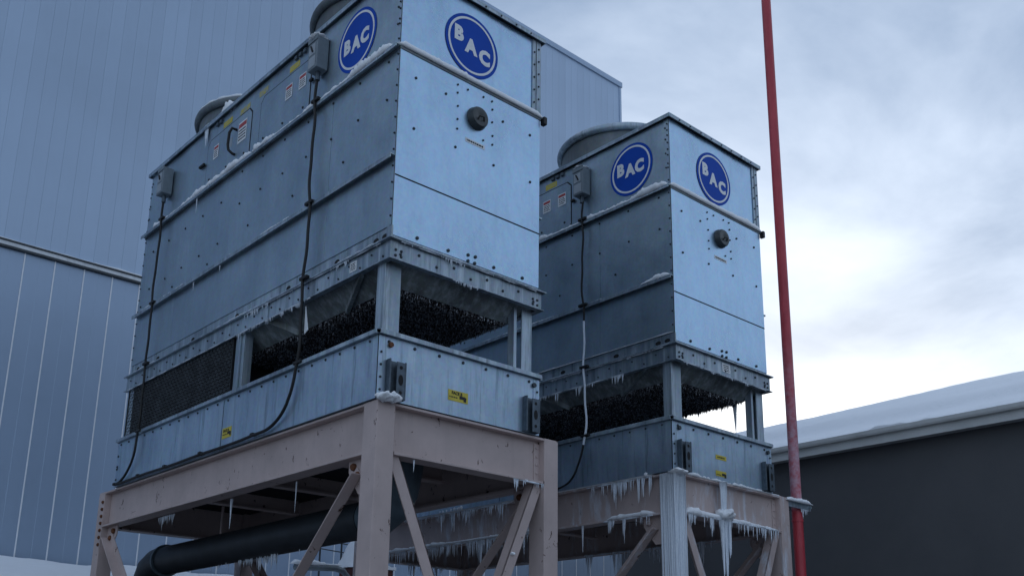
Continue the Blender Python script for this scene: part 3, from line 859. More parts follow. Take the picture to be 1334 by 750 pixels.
    for z in (4.75, 4.95, 5.15, 5.35, 5.55): bo.bolt((2.275, -.012, z), (0, -1, 0), .014); bo.bolt((2.36, -.012, z + .08), (0, -1, 0), .014)
    tag(bo.build('casing_bolts', 'bolt', P), kind='stuff')
    # ---- inspection port with rubber cap on the end face
    c0 = (1.245, 0, 4.05); R = .15
    pt = MB()
    n = 28; prof = [(R * 1.06, .004), (R * 1.06, .02), (R, .03), (R * .97, .075), (R * .86, .095), (R * .45, .10), (R * .3, .085), (0.001, .085)]
    vs_ = []; fs = []
    for r_, d_ in prof: vs_ += [(c0[0] + r_ * math.cos(2 * math.pi * k / n), -d_, c0[2] + r_ * math.sin(2 * math.pi * k / n)) for k in range(n)]
    for i in range(len(prof) - 1): fs += [(i * n + k, i * n + (k + 1) % n, (i + 1) * n + (k + 1) % n, (i + 1) * n + k) for k in range(n)]
    pt.add(vs_, fs); port = pt.build('inspection_port', plainport, P, smooth='auto')
    MB().tube([(c0[0] - .05, -.095, c0[2] - .06), (c0[0] - .04, -.125, c0[2] - .02), (c0[0] + .03, -.125, c0[2] - .01), (c0[0] + .06, -.095, c0[2] - .05)], .012, 8).build('pull_loop', 'black', port)
    pl = plate('port_label', FE, 1.07, 1.40, 3.66, 3.72, .004, .006, 'white', P)
    sticker_lines(pl, FE, 1.09, 1.38, 3.665, 3.715, 1, .0062, 'ink', 21)
    # ---- logos
    if not second:
        logo(P, FL, 1.02, 5.165, (('B', 1.25, 5.15), ('A', 1.035, 5.115), ('C', .83, 5.13)))
    else:
        logo(P, FL, .80, 5.165, (('B', 1.03, 5.215), ('A', .82, 5.15), ('C', .62, 5.15)))
    logo(P, FE, 1.14, 5.10, (('B', .905, 5.18), ('A', 1.12, 5.07), ('C', 1.355, 5.005)))
    # ---- access doors, labels, handles on the fan section
    for (h0, h1) in ((2.19, 3.63), (3.93, 5.40)):
        plate('door_gasket', FL, h0 - .018, h1 + .018, zL + .025, 5.506, -.001, .0045, 'joint', P, cut=.09)
        d = plate('access_door', FL, h0, h1, zL + .035, 5.488, .0, .010, 'galv', P, cut=.09, bevel=.002)
        hb = MB()
        for q in range(3): hb.bolt((-.010, h0 + .15 + q * (h1 - h0 - .3) / 2, 4.75), (-1, 0, 0), .02)
        hb.build('door_bolts', 'bolt', d)
    warn_label(P, FL, 2.40, 5.21, .19, .23, 31).location = (-.01, 0, 0)
    warn_label(P, FL, 2.78, 5.21, .19, .23, 32).location = (-.01, 0, 0)
    warn_label(P, FL, 4.19, 5.18, .27, .36, 33).location = (-.01, 0, 0)
    warn_label(P, FL, 5.08, 5.19, .17, .24, 34).location = (-.01, 0, 0)
    hd = MB().tube([(-.012, 4.40, 5.29), (-.09, 4.40, 5.29), (-.11, 4.44, 5.22), (-.11, 4.46, 5.02), (-.10, 4.44, 4.92), (-.05, 4.40, 4.86), (-.012, 4.39, 4.85)], .022, 8)
    hd.build('door_handle', 'black', P, smooth=True)
    plate('handle_plate', FL, 4.52, 4.66, 5.06, 5.22, .0105, .013, 'boxpanel', P)
    MB().bar((-.03, 5.44, 5.10), (-.03, 5.62, 5.10), .045, .04).build('door_latch', 'black', P, bevel=.006)
    MB().bar((-.03, 2.08, 5.08), (-.03, 2.16, 5.08), .04, .04).build('door_latch', 'black', P, bevel=.006)
    for h, z, w, mt in ((4.76, 5.585, .30, 'yellow'), (4.18, 5.565, .32, 'yellow_worn'), (3.60, 5.60, .28, 'yellow_worn'), (2.68, 5.585, .28, 'yellow')):
        y_ = plate('yellow_strip', FL, h - w / 2, h + w / 2, z - .05, z + .05, .0015, .0035, mt, P)
        sticker_lines(y_, FL, h + w * .4, h - w * .4, z - .03, z + .03, 2, .0037, 'yellow_worn', int(h * 10))
    for h in (2.35, 2.47, 2.59, 4.95, 5.07):
        MB().box(-.035, -.0005, h, h + .07, 5.665, 5.72).build('vent_clip', 'bracket', P)
    disconnect(P, 1.83)
    if not second: disconnect(P, 6.83)
    # ---- roof
    rf = MB(); rf.box(-.06, W + .06, -.06, L + .06, zT - .012, zT + .006)
    roof = rf.build('roof', 'galv', P)
    ring_boxes(.06, .014, zT - .06, zT - .0125, 'roof_edge', 'galv_old', bevel=.004)
    bo = MB()
    for k in range(8): bo.bolt((.2 + k * .28, -.06, zT - .036), (0, -1, 0), .012)
    bo.build('edge_bolts', 'bolt', roof)
    # ---- fan cylinders
    for yc in (2.06, 5.90):
        R = 1.10; h = .58
        prof = [(R + .07, 0), (R + .07, .03), (R + .005, .035), (R, .10), (R, h - .07), (R - .05, h - .06), (R - .05, 0)]
        fc = MB().lathe(prof, (W / 2, yc, zT + .007), 72, True).build('fan_cylinder', 'galv_dark', P, smooth='auto')
        MB().lathe([(R + .03 + .06 * math.cos(a_ * math.pi / 6), h - .06 + .07 * math.sin(a_ * math.pi / 6)) for a_ in range(12)], (W / 2, yc, zT + .007), 72, True).build('lip', 'galv_old' if second else 'galv_dark', fc, smooth=True)
        m_ = MB()
        for rr in [.25 + .1 * i for i in range(8)]:
            m_.tube([(W / 2 + rr * math.cos(a_ * math.pi / 18), yc + rr * math.sin(a_ * math.pi / 18), zT + .5) for a_ in range(37)], .006, 4, False)
        for a_ in range(12):
            m_.bar((W / 2, yc, zT + .49), (W / 2 + (R - .05) * math.cos(a_ * math.pi / 6), yc + (R - .05) * math.sin(a_ * math.pi / 6), zT + .49), .014, .014)
        m_.build('fan_guard', 'galv_old', fc)
        MB().tube([(W / 2, yc, zT + .12), (W / 2, yc, zT + .42)], .16, 20).build('fan_hub', 'black', fc)
        for a_ in range(6):
            q = a_ * math.pi / 3 + .2; ca_, sa_ = math.cos(q), math.sin(q)
            def B(r_, t_, z_): return (W / 2 + r_ * ca_ - t_ * sa_, yc + r_ * sa_ + t_ * ca_, zT + z_)
            MB().hexa([B(.15, -.08, .25), B(1.0, -.13, .22), B(1.0, .13, .30), B(.15, .08, .33), B(.15, -.08, .265), B(1.0, -.13, .232), B(1.0, .13, .312), B(.15, .08, .345)]).build('fan_blade', 'black', fc)
    return T

plainport = plain('port_rubber', (.045, .055, .058), .4, 0, .3, 9)
O1 = (0, 0, 0); O2 = (5.181, -.074, -.053)
t1 = make_tower('cooling_tower', O1, 'nearer and larger looking galvanised cooling tower, at left on the beige frame', False)
t2 = make_tower('cooling_tower', O2, 'farther galvanised cooling tower on the right, beside the red pole', True)

# ------------------------------------------------------------------ support frames
def ibeam(a, b, depth, fw, tf=.03, tw=.02):
    """I section along a-b (horizontal), a/b at the top centre"""
    a, b = Vector(a), Vector(b); d = (b - a).normalized(); sx = d.cross(Vector((0, 0, 1)))
    m_ = MB()
    def sect(w0, w1, z0, z1):
        m_.hexa([a + sx * w0 + Vector((0, 0, z0)), b + sx * w0 + Vector((0, 0, z0)), b + sx * w1 + Vector((0, 0, z0)), a + sx * w1 + Vector((0, 0, z0)),
                 a + sx * w0 + Vector((0, 0, z1)), b + sx * w0 + Vector((0, 0, z1)), b + sx * w1 + Vector((0, 0, z1)), a + sx * w1 + Vector((0, 0, z1))])
    sect(-fw / 2, fw / 2, -tf, 0); sect(-tw / 2, tw / 2, -depth + tf, -tf); sect(-fw / 2, fw / 2, -depth, -depth + tf)
    return m_
def angle_bar(a, b, w, t, n1, n2):
    """L section: legs along n1 and n2 from the line a-b"""
    a, b, n1, n2 = Vector(a), Vector(b), Vector(n1).normalized(), Vector(n2).normalized()
    m_ = MB()
    def slab(p, q):
        o0 = [a, a + p, a + p + q, a + q]; o1 = [b, b + p, b + p + q, b + q]
        m_.hexa(o0 + o1)
    slab(n1 * w, n2 * t); slab(n2 * w + n1 * .0, n1 * t)
    return m_

def make_frame(org, x1, label, mats, second):
    Fm = empty('support_frame', org); tag(Fm, label, 'steel frame', 'frames carrying the cooling towers')
    x0, y0, y1 = -.035, .066, 8.366
    cw = .25; zt = -.010; zb = GZ - org[2]
    dp = .60
    pm, pb = mats
    nf = {}
    for cx, cy_, near in ((x0, y0, 1), (x1 - cw, y0, 1), (x0, y1 - cw, 0), (x1 - cw, y1 - cw, 0)):
        c = MB().box(cx, cx + cw, cy_, cy_ + cw + (.03 if near else .0), zb, zt).build('column', pb if near and cx < 1 else pm, Fm, bevel=.01)
        MB().box(cx - .08, cx + cw + .08, cy_ - .08, cy_ + cw + .08, zb, zb + .03).build('base_plate', pm, c)
    cy = y0 + cw / 2; cxl = x0 + cw / 2; cxr = x1 - cw / 2
    fw = .235
    B = [ibeam((x0 + cw + .002, cy, zt - .004), (x1 - cw - .002, cy, zt - .004), dp, fw).build('beam', pm, Fm, bevel=.004),
         ibeam((x0 + cw + .002, y1 - cw / 2, zt - .004), (x1 - cw - .002, y1 - cw / 2, zt - .004), dp, fw).build('beam', pm, Fm),
         ibeam((cxl, y0 + cw + .032, zt - .004), (cxl, y1 - cw - .002, zt - .004), dp, fw).build('beam', pm, Fm, bevel=.004),
         ibeam((cxr, y0 + cw + .032, zt - .004), (cxr, y1 - cw - .002, zt - .004), dp, fw).build('beam', pm, Fm)]
    for yy in (2.2, 4.2, 6.2):
        ibeam((cxl + .13, yy, zt - .006), (cxr - .13, yy, zt - .006), .30, .16).build('cross_beam', pm, Fm)
    MB().box(cxl + .03, cxr - .03, y0 + .15, y1 - .15, -.075, -.046).build('deck_plate', 'dark', Fm)
    # weld beads with rust where the beams meet the near columns
    rw = random.Random(3)
    def weld(a_, b_, r_=.007):
        a_, b_ = Vector(a_), Vector(b_); k_ = max(5, int((b_ - a_).length / .03))
        MB().tube([a_.lerp(b_, i_ / k_) + Vector((rw.uniform(-.002, .002),) * 3) for i_ in range(k_ + 1)], [r_ * rw.uniform(.5, 1.35) for _ in range(k_ + 1)], 6).build('weld', 'rust_dark' if not second else pm, Fm, smooth=True)
    yf = cy - fw / 2
    for xx in (x0 + cw, x1 - cw):
        weld((xx, yf - .001, zt - .004 - dp), (xx, yf - .001, zt - dp + .03)); weld((xx, cy - .014, zt - dp + .03), (xx, cy - .014, zt - .04))
        weld((xx, yf, zt - dp - .005), (xx, cy + fw / 2, zt - dp - .005))
    weld((x0 + .018 - .004, y0 + cw + .03, zt - dp), (x0 + .018 - .004, y0 + cw + .03, zt - dp + .035)); weld((cxl - .014, y0 + cw + .031, zt - dp + .03), (cxl - .014, y0 + cw + .031, zt - .04))
    weld((x0 + .02, y0 + cw + .031, zt - .005), (cxl + fw / 2, y0 + cw + .031, zt - .003), .005)
    # end clip angles with bolts
    for (cx, s) in ((x0 + cw, 1), (x1 - cw, -1)):
        b = MB()
        b.box(cx if s > 0 else cx - .09, cx + .09 if s > 0 else cx, cy - .026, cy - .0115, zt - .55, zt - .07)
        cl = b.build('clip_angle', pm, Fm)
        m_ = MB()
        for q in range(4): m_.bolt((cx + s * .05, cy - .026, zt - .13 - q * .11), (0, -1, 0), .02)
        tag(m_.build('clip_bolts', pm, cl), kind='stuff')
    # vee braces of the end panel
    xm, zl = (x0 + x1) / 2, -3.12
    for s, xa in ((1, x0 + cw), (-1, x1 - cw)):
        a = Vector((xa + s * .02, cy + .0, zt - dp - .002)); b = Vector((xm - s * .08, cy, zl))
        d = (b - a).normalized(); nrm = Vector((-d.z, 0, d.x)) * (-1)
        if nrm.x * s > 0: nrm = -nrm
        br = angle_bar(a - nrm * .10 - Vector((0, .06, 0)), b - nrm * .10 - Vector((0, .06, 0)), .15, .018, nrm * 1.0, (0, 1, 0)).build('brace', pb if s < 0 and not second else pm, Fm, bevel=.004)
    MB().box(xm - .3, xm + .3, cy - .012, cy + .012, zl - .25, zl + .22).build('gusset', pm, Fm)
    ibeam((x0 + cw + .002, cy, zl - .1), (x1 - cw - .002, cy, zl - .1), .2, .18).build('strut', pm, Fm)
    # long side knee braces with gussets
    for xc, sd in ((cxl, -1), (cxr, 1)):
        for ya, s, in ((y0 + cw + .03, 1), (y1 - cw, -1)):
            gp = MB()
            po = [(ya, zt - dp), (ya + s * .42, zt - dp), (ya + s * .42, zt - dp - .14), (ya + s * .20, zt - dp - .42), (ya, zt - dp - .42)]
            if s < 0: po = po[::-1]
            gp.prism([(u, v) for u, v in po], lambda u, v, o_: (xc + o_, u, v), -.008, .008)
            gu = gp.build('gusset', pm, Fm)
            bb = MB()
            if sd < 0 or True:
                for (u, v) in ((.30, .09), (.20, .20)):
                    bb.bolt((xc - .0085 - (.0), ya + s * u, zt - dp - v), (-1, 0, 0), .045, .05, 8)
            bb.build('gusset_bolts', 'rust' if not second else pm, gu)
            a = Vector((xc - .009, ya + s * .18, zt - dp - .15)); b = Vector((xc - .009, ya + s * 3.6, zt - dp - .15 - 3.25))
            d = (b - a).normalized(); nrm = Vector((0, -d.z, d.y))
            if nrm.z < 0: nrm = -nrm
            angle_bar(a - nrm * .075, b - nrm * .075, .15, .016, nrm, (-1, 0, 0)).build('brace', pm, Fm, bevel=.004)
    # stiff bolts down the far-left column
    bb = MB()
    for q in range(7): bb.bolt((x0 - .0, y1 - cw - .0 + .03, zt - .18 - q * .12), (-1, 0, 0), .03, .03)
    tag(bb.build('column_bolts', 'rust', Fm), kind='stuff')
    return Fm
make_frame(O1, 2.835, 'beige pink steel frame with rust spots under the nearer tower', ('paint', 'paint'), False)
make_frame(O2, 2.93, 'ice coated beige steel frame under the farther tower', ('paint_ice', 'paint_icy'), True)

# ------------------------------------------------------------------ pipes under the near tower
mp = empty('drain_pipe', (1.2, 4.6, -1.03)); tag(mp, 'large black pipe lying under the nearer tower between its frame legs', 'pipe')
def ab(mb, name, mat, par, smooth='auto'):
    o = mb.build(name, mat, par, smooth=smooth); o.matrix_parent_inverse = Matrix.Translation(-par.location); return o
ab(MB().tube([(1.2, 1.95, -1.025), (1.2, 8.25, -1.06)], .25, 28), 'pipe_run', 'pipe', mp)
ab(MB().tube([(1.2, 8.27, -1.06), (1.2, 8.55, -1.08), (1.2, 8.80, -1.17), (1.2, 8.92, -1.36), (1.2, 8.95, -1.8), (1.2, 8.95, GZ)], .262, 28), 'elbow', 'pipe', mp)
ab(MB().tube([(1.2, 8.19, -1.06), (1.2, 8.25, -1.06)], .285, 28), 'flange', 'pipe_blue', mp)
ab(MB().tube([(1.2, 1.96, -1.025), (1.2, 1.7, -1.01), (1.2, 1.48, -.92), (1.2, 1.34, -.75), (1.2, 1.3, -.5), (1.2, 1.3, -.005)], [.25, .255, .26, .27, .29, .34], 24), 'outlet', 'pipe_blue', mp)
ab(MB().tube([(1.2, 1.93, -1.025), (1.2, 1.99, -1.025)], .26, 28), 'flange', 'pipe', mp)
for y in (2.2, 6.2):
    ab(MB().box(1.19, 1.21, y - .03, y + .03, -.80, -.34), 'hanger', 'paint', mp)

# ------------------------------------------------------------------ red pole
PX, PY = 8.55, .12
po = empty('red_pole', (PX, PY, GZ)); tag(po, 'tall red painted steel pole clamped to the farther frame', 'pole')
m_ = MB().tube([(0, 0, GZ), (0, 0, 2), (0, 0, 6), (0, 0, 13.5)], .088, 24)
o = m_.build('shaft', 'pole', po, smooth='auto'); o.matrix_parent_inverse = Matrix.Translation((0, 0, -GZ)); o.location = (0, 0, 0)
o = MB().lathe([(.088, -.4), (.096, -.4), (.096, -.36), (.088, -.36)], (0, 0, 0), 24, True).build('collar', 'pole', po); o.matrix_parent_inverse = Matrix.Translation((0, 0, -GZ))
ck = empty('pole_clamp', (8.2, .0, -.1)); tag(ck, 'small icy steel clamp tying the red pole to the frame', 'clamp')
def cb(mb, nm, mt):
    o = mb.build(nm, mt, ck); o.matrix_parent_inverse = Matrix.Translation(-ck.location); return o
cb(MB().box(8.0, 8.78, PY - .125, PY - .105, -.20, -.10), 'strap', 'galv_old')
cb(MB().box(8.0, 8.78, PY + .105, PY + .125, -.20, -.10), 'strap', 'galv_old')
cb(MB().tube([(8.72, PY - .17, -.15), (8.72, PY + .17, -.15)], .02, 8), 'tie_bolt', 'galv_old')
snow_strip('clamp_snow', (8.02, PY - .09, -.10), (8.80, PY - .09, -.10), (0, -1, 0), .09, .07, 'little snow ridge on the clamp at the red pole', 31)
icicle_row('clamp_icicles', (8.5, PY - .11, -.20), (8.8, PY - .11, -.20), 7, .04, .24, 'short icicles under the clamp at the red pole', 32, .014)

# ------------------------------------------------------------------ power cables
def spline(pts, n=8):
    pts = [Vector(p) for p in pts]; out = []
    for i in range(len(pts) - 1):
        p0, p1, p2, p3 = pts[max(i - 1, 0)], pts[i], pts[i + 1], pts[min(i + 2, len(pts) - 1)]
        for k in range(n):
            t = k / n
            out.append(.5 * ((2 * p1) + (p2 - p0) * t + (2 * p0 - 5 * p1 + 4 * p2 - p3) * t * t + (3 * p1 - p0 - 3 * p2 + p3) * t ** 3))
    out = out + [pts[-1]]
    return [p + Vector((0, .018 * math.sin(p.z * 4.1) + .010 * math.sin(p.z * 9.7 + 1), 0)) if p.z > .3 else p for p in out]
def cable(org, pts, clips, label, r=.022, frost=None):
    c = empty('power_cable', Vector(org) + Vector(pts[-1])); tag(c, label, 'cable', 'cables on the tower sides')
    iv = Matrix.Translation(-c.location)
    o = MB().tube([Vector(org) + p for p in spline(pts)], r, 8).build('conduit', 'black', c, smooth='auto'); o.matrix_parent_inverse = iv
    if frost:
        o = MB().tube([Vector(org) + p for p in spline(pts)[frost[0]:frost[1]]], r * 1.06, 8).build('frost_coat', 'ice', c, smooth='auto'); o.matrix_parent_inverse = iv
    for y, z, x in clips:
        o = MB().box(org[0] + x - .03, org[0] + x + .03, org[1] + y - (.09 if z > .3 else .04), org[1] + y + (.09 if z > .3 else .04), org[2] + z - .022, org[2] + z + .022).build('clip', 'black', c, bevel=.008); o.matrix_parent_inverse = iv
    return c
X_ = -.10
cable(O1, [(X_, 1.83, 4.92), (X_, 1.85, 4.62), (X_, 1.84, 4.2), (X_, 1.83, 3.5), (X_, 1.80, 3.0), (X_, 1.80, 2.3), (X_ - .01, 1.80, 1.7), (X_ - .02, 1.78, .98), (X_ - .02, 1.84, .55), (X_ - .02, 2.05, .22), (X_ - .01, 2.4, .06),
            (-.11, 2.85, .035), (-.10, 3.5, .025), (-.10, 4.4, .03), (-.10, 5.4, .02), (-.10, 6.4, .03), (-.10, 7.0, .02), (-.10, 7.5, .02)],
      [(1.85, 4.60, -.09), (1.82, 3.045, -.09), (1.80, 1.96, -.10), (1.78, .80, -.11), (2.86, .05, -.10), (4.4, .045, -.10), (5.6, .035, -.10), (6.6, .04, -.10)],
      'black cable running down the side of the nearer tower from its front switch box', .021)
cable(O1, [(X_, 6.83, 4.92), (X_, 6.84, 4.6), (X_, 6.83, 3.9), (X_, 6.84, 3.1), (X_, 6.82, 2.4), (X_, 6.80, 1.9), (X_ - .02, 6.76, 1.25), (X_ - .02, 6.76, .75), (X_ - .02, 6.82, .4), (X_ - .02, 7.05, .15), (X_, 7.35, .045), (X_, 7.56, .03)],
      [(6.84, 4.60, -.09), (6.83, 3.045, -.09), (6.80, 1.96, -.10), (6.76, .80, -.11), (7.55, .03, -.10)],
      'black cable dropping from the rear switch box beside the inlet mesh', .020)
cable(O2, [(X_, 1.80, 4.92), (X_, 1.83, 4.6), (X_, 1.83, 3.8), (X_, 1.82, 3.0), (X_, 1.80, 2.0), (X_ - .03, 1.76, 1.3), (X_ - .03, 1.76, .8), (X_ - .03, 1.86, .45), (X_ - .02, 2.1, .12), (X_, 2.5, .02), (X_, 3.1, .0)],
      [(1.83, 4.60, -.09), (1.83, 3.045, -.09), (1.80, 1.96, -.10), (1.76, .80, -.12)],
      'frosted cable hanging down the side of the farther tower', .017, (26, 52))

# ------------------------------------------------------------------ snow on ledges
def V2(x, y, z): return (O2[0] + x, O2[1] + y, O2[2] + z)
snow_strip('ledge_snow', (-.001, .05, zL + .009), (-.001, 3.7, zL + .009), (-1, 0, 0), .086, .125, 'snow ridge on the upper side ledge of the nearer tower, front half', 1, lo=.3)
snow_strip('ledge_snow', (-.001, 3.7, zL + .009), (-.001, 7.3, zL + .009), (-1, 0, 0), .086, .125, 'snow ridge on the upper side ledge of the nearer tower, rear half', 2, lo=.3)
snow_strip('ledge_snow', (-.05, -.001, zL + .009), (W + .05, -.001, zL + .009), (0, -1, 0), .026, .10, 'white snow line under the blue badge on the end of the nearer tower', 3, lo=.7)
snow_strip('ledge_snow', V2(-.001, .02, zL + .009), V2(-.001, 4.5, zL + .009), (-1, 0, 0), .086, .12, 'snow ridge on the upper side ledge of the farther tower', 4, lo=.3)
snow_strip('ledge_snow', V2(-.05, -.001, zL + .009), V2(W + .05, -.001, zL + .009), (0, -1, 0), .026, .10, 'white snow line under the blue badge on the end of the farther tower', 6, lo=.7)
snow_strip('ledge_snow', V2(-.001, .02, zL2 + .029), V2(-.001, 4.5, zL2 + .029), (-1, 0, 0), .078, .10, 'snow wedge on the middle side ledge of the farther tower', 7, lo=.3, cover=lambda t: max(.3, 1.1 - 5 * t))
snow_strip('ledge_snow', (-.001, .05, zL2 + .029), (-.001, 7.6, zL2 + .029), (-1, 0, 0), .072, .02, 'thin frost line on the middle side ledge of the nearer tower', 9, lo=.1)
snow_strip('band_snow', V2(-.001, .03, zPl + .004), V2(-.001, 4.2, zPl + .004), (-1, 0, 0), .03, .035, 'snow line above the band of the farther tower', 10, cover=lambda t: max(.4, 1.2 - 8 * t))
snow_strip('band_snow', V2(-.006, .0, zA + .011), V2(-.006, 4.2, zA + .011), (-1, 0, 0), .065, .03, 'snow on the lower flange of the farther tower', 12, cover=lambda t: max(.4, 1.2 - 8 * t))
snow_strip('band_snow', (-.006, .02, zA + .011), (-.006, 7.6, zA + .011), (-1, 0, 0), .065, .012, 'thin frost on the lower side flange of the nearer tower', 13, lo=.1)
snow_strip('band_snow', (.0, .006, zA + .011), (W, .006, zA + .011), (0, -1, 0), .07, .012, 'thin frost on the lower end flange of the nearer tower', 14, lo=.1)
# roof edge snow
snow_strip('roof_snow_edge', (.05, .6, zT + .007), (.05, 7.5, zT + .007), (-1, 0, 0), .085, .045, 'snow along the roof edge of the nearer tower', 15, lo=.1)
snow_strip('roof_snow_edge', V2(.05, .0, zT + .007), V2(.05, 5, zT + .007), (-1, 0, 0), .085, .035, 'thin snow along the roof edge of the farther tower', 16, lo=.25)
# snow clumps by the fan cylinder
def lump(name, c, r, label, seed=0, squash=.6):
    rn = random.Random(seed); n, m = 26, 14; vs_ = []; fs = []
    for i in range(m + 1):
        th = math.pi * i / m
        for k in range(n):
            q = 2 * math.pi * k / n
            rr = r * (1 + .22 * math.sin(3 * q + seed) * math.sin(2 * th) + .13 * math.sin(5 * q + 2 * seed + th * 4) + .08 * math.sin(9 * q - 7 * th + seed) * math.sin(th) + rn.uniform(-.05, .05) * (0 < i < m))
            vs_.append((c[0] + rr * math.sin(th) * math.cos(q), c[1] + rr * math.sin(th) * math.sin(q), c[2] + rr * squash * math.cos(th)))
    for i in range(m):
        fs += [(i * n + k, i * n + (k + 1) % n, (i + 1) * n + (k + 1) % n, (i + 1) * n + k) for k in range(n)]
    return tag(MB().add(vs_, fs).build(name, 'snow', None, smooth=True), label, 'snow', kind='stuff')
lump('snow_clump', (.16, 4.96, zT + .10), .17, 'snow clump on the roof edge by the rear fan of the nearer tower', 3, .9)
lump('snow_clump', (.10, 4.70, zT + .04), .12, 'small snow clump on the roof edge next to the larger clump', 5, .8)
lump('snow_clump', (.02, by0 - .055, .012), .10, 'snow clump at the near corner on top of the beige column', 7, .5)
lump('snow_clump', (.13, by0 - .07, .02), .09, 'snow piled at the foot of the corner lifting bracket', 8, .6)
lump('snow_clump', V2(.03, by0 - .02, -.01), .13, 'snow clump on the iced near column of the farther frame', 9, .3)
# rime arc on the rear fan cylinder
mb = MB()
pts = [(W / 2 + 1.14 * math.cos(a), 5.90 + 1.14 * math.sin(a), zT + .60) for a in [math.pi * (.62 + .68 * k / 30) for k in range(31)]]
mb.tube(pts, [.012 + .022 * abs(math.sin(k * .9)) for k in range(31)], 6)
tag(mb.build('fan_rime', 'snow', None, smooth=True), 'rime on the rear fan cylinder lip of the nearer tower', 'snow', kind='stuff')
# frozen run of ice down the door edge
mb = MB()
for k in range(9):
    mb.icicle((-.03, 5.48 + random.uniform(-.07, .07), 5.78), random.uniform(.10, .36), .018, 6)
tag(mb.build('frozen_run', 'ice', None, smooth=True), 'frozen ice run hanging from the roof edge by the rear access door', 'icicles', kind='stuff')
lump('box_snow_cap', (-.11, 1.83, 5.545), .13, 'snow cap on the front switch box of the nearer tower', 2, .3)
lump('box_snow_cap', V2(-.11, 1.83, 5.54), .12, 'snow cap on the switch box of the farther tower', 4, .2)

# beam snow and icicles, farther frame
fz = O2[2] - .010
bxo = O2[0] - .035
snow_strip('beam_snow', (bxo + .10, .40, fz), (bxo + .10, 3.2, fz), (-1, 0, 0), .12, .07, 'snow along the top of the farther frame side beam, front part', 41, lo=.5)
snow_strip('beam_snow', (bxo + .10, 3.2, fz), (bxo + .10, 7.6, fz), (-1, 0, 0), .12, .10, 'snow along the top of the farther frame side beam, seen through the nearer frame', 42, lo=.5)
icicle_row('beam_icicles', (bxo + .0, .42, fz - .02), (bxo + .0, 1.75, fz - .02), 46, .05, .42, 'dense icicles under the top flange of the farther side beam', 43, .014, .01)
icicle_row('beam_icicles', (bxo + .0, 3.5, fz - .02), (bxo + .0, 6.6, fz - .02), 80, .06, .36, 'icicles under the snowy beam seen between the near frame legs', 44, .014, .01)
zbf = fz - .604
snow_strip('beam_snow', (bxo + .115, .42, zbf + .03), (bxo + .115, 1.35, zbf + .03), (-1, 0, 0), .13, .09, 'snow on the lower flange of the farther side beam by its column', 45, lo=.6)
icicle_row('beam_icicles', (bxo + .01, .42, zbf + .01), (bxo + .01, 1.4, zbf + .01), 17, .05, .38, 'icicles on the lower flange of the farther side beam by its column', 46, .014, .01)
snow_strip('beam_snow', (bxo + .115, 2.9, zbf + .03), (bxo + .115, 7.6, zbf + .03), (-1, 0, 0), .14, .07, 'frosty snow on the lower flange seen between the near frame legs', 47, lo=.5)
icicle_row('beam_icicles', (bxo + .01, 2.9, zbf + .01), (bxo + .01, 7.6, zbf + .01), 125, .08, .55, 'long icicles on the lower flange seen between the near frame legs', 48, .016, .012)
one_icicle((bxo + .01, 1.85, zbf), .42, .022, 'single long icicle under the middle of the farther side beam')
# end beam
ey = O2[1] + .066 + .125
snow_strip('beam_snow', (O2[0] + .23, ey - .02, zbf + .03), (O2[0] + 2.62, ey - .02, zbf + .03), (0, -1, 0), .125, .14, 'thick snow on the lower flange of the farther end beam', 50, lo=.5, cover=lambda t: 1.25 - t)
icicle_row('beam_icicles', (O2[0] + .26, ey - .125, zbf + .02), (O2[0] + 2.6, ey - .125, zbf + .02), 54, .06, .50, 'icicles fringing the lower flange of the farther end beam', 51, .017, .01, 2.4)
snow_strip('beam_snow', (O2[0] + .1, ey - .0, fz), (O2[0] + 2.75, ey - .0, fz), (0, -1, 0), .135, .05, 'thin snow on the top of the farther end beam', 52, lo=.4)
mb = MB()
for dx_, ln, rr in ((0, .62, .055), (.045, .7, .04), (-.05, .55, .035)):
    mb.icicle((O2[0] + 1.13 + dx_, ey - .13, fz + .0), ln, rr, 7)
for q in range(16):
    mb.icicle((O2[0] + 1.15 + random.uniform(-.09, .10), ey - .12 - random.uniform(-.03, .05), zbf + .10), random.uniform(.35, 1.05), random.uniform(.025, .055), 7)
lump('beam_snow', (O2[0] + 1.15, ey - .13, zbf + .10), .15, 'snow knob where the ice column crosses the farther end beam', 6, .55)
tag(mb.build('ice_column', 'ice', None, smooth=True), 'large frozen ice column hanging across the farther end beam', 'ice')
# ice sheath on the near column of the farther frame
rn = random.Random(5); mb = MB(); n = 20
pts = []; 
for k in range(44):
    x = rn.uniform(-.055, .245); face = rn.random()
    if face < .62: p = (O2[0] + rn.uniform(-.05, .22), O2[1] + .066 - .004, fz - rn.uniform(0, .03))
    else: p = (O2[0] - .039, O2[1] + .066 + rn.uniform(0, .26), fz - rn.uniform(0, .03))
    mb.icicle(p, rn.uniform(.4, 3.4), rn.uniform(.010, .028), 6)
tag(mb.build('ice_sheath', 'ice', None, smooth=True), 'ice runs coating the near column of the farther frame', 'ice', kind='stuff')
# far side beam icicles seen under the farther tower
fx2 = O2[0] + 2.93
icicle_row('beam_icicles', (fx2 - .25, 1.3, zbf), (fx2 - .25, 4.4, zbf), 46, .05, .55, 'icicles on the far side beam under the farther tower', 55, .018, .02)
icicle_row('beam_icicles', (O2[0] + 1.2, 8.1, zbf), (O2[0] + 2.7, 8.1, zbf), 30, .05, .40, 'icicles on the rear end beam of the farther frame', 56, .02, .02)

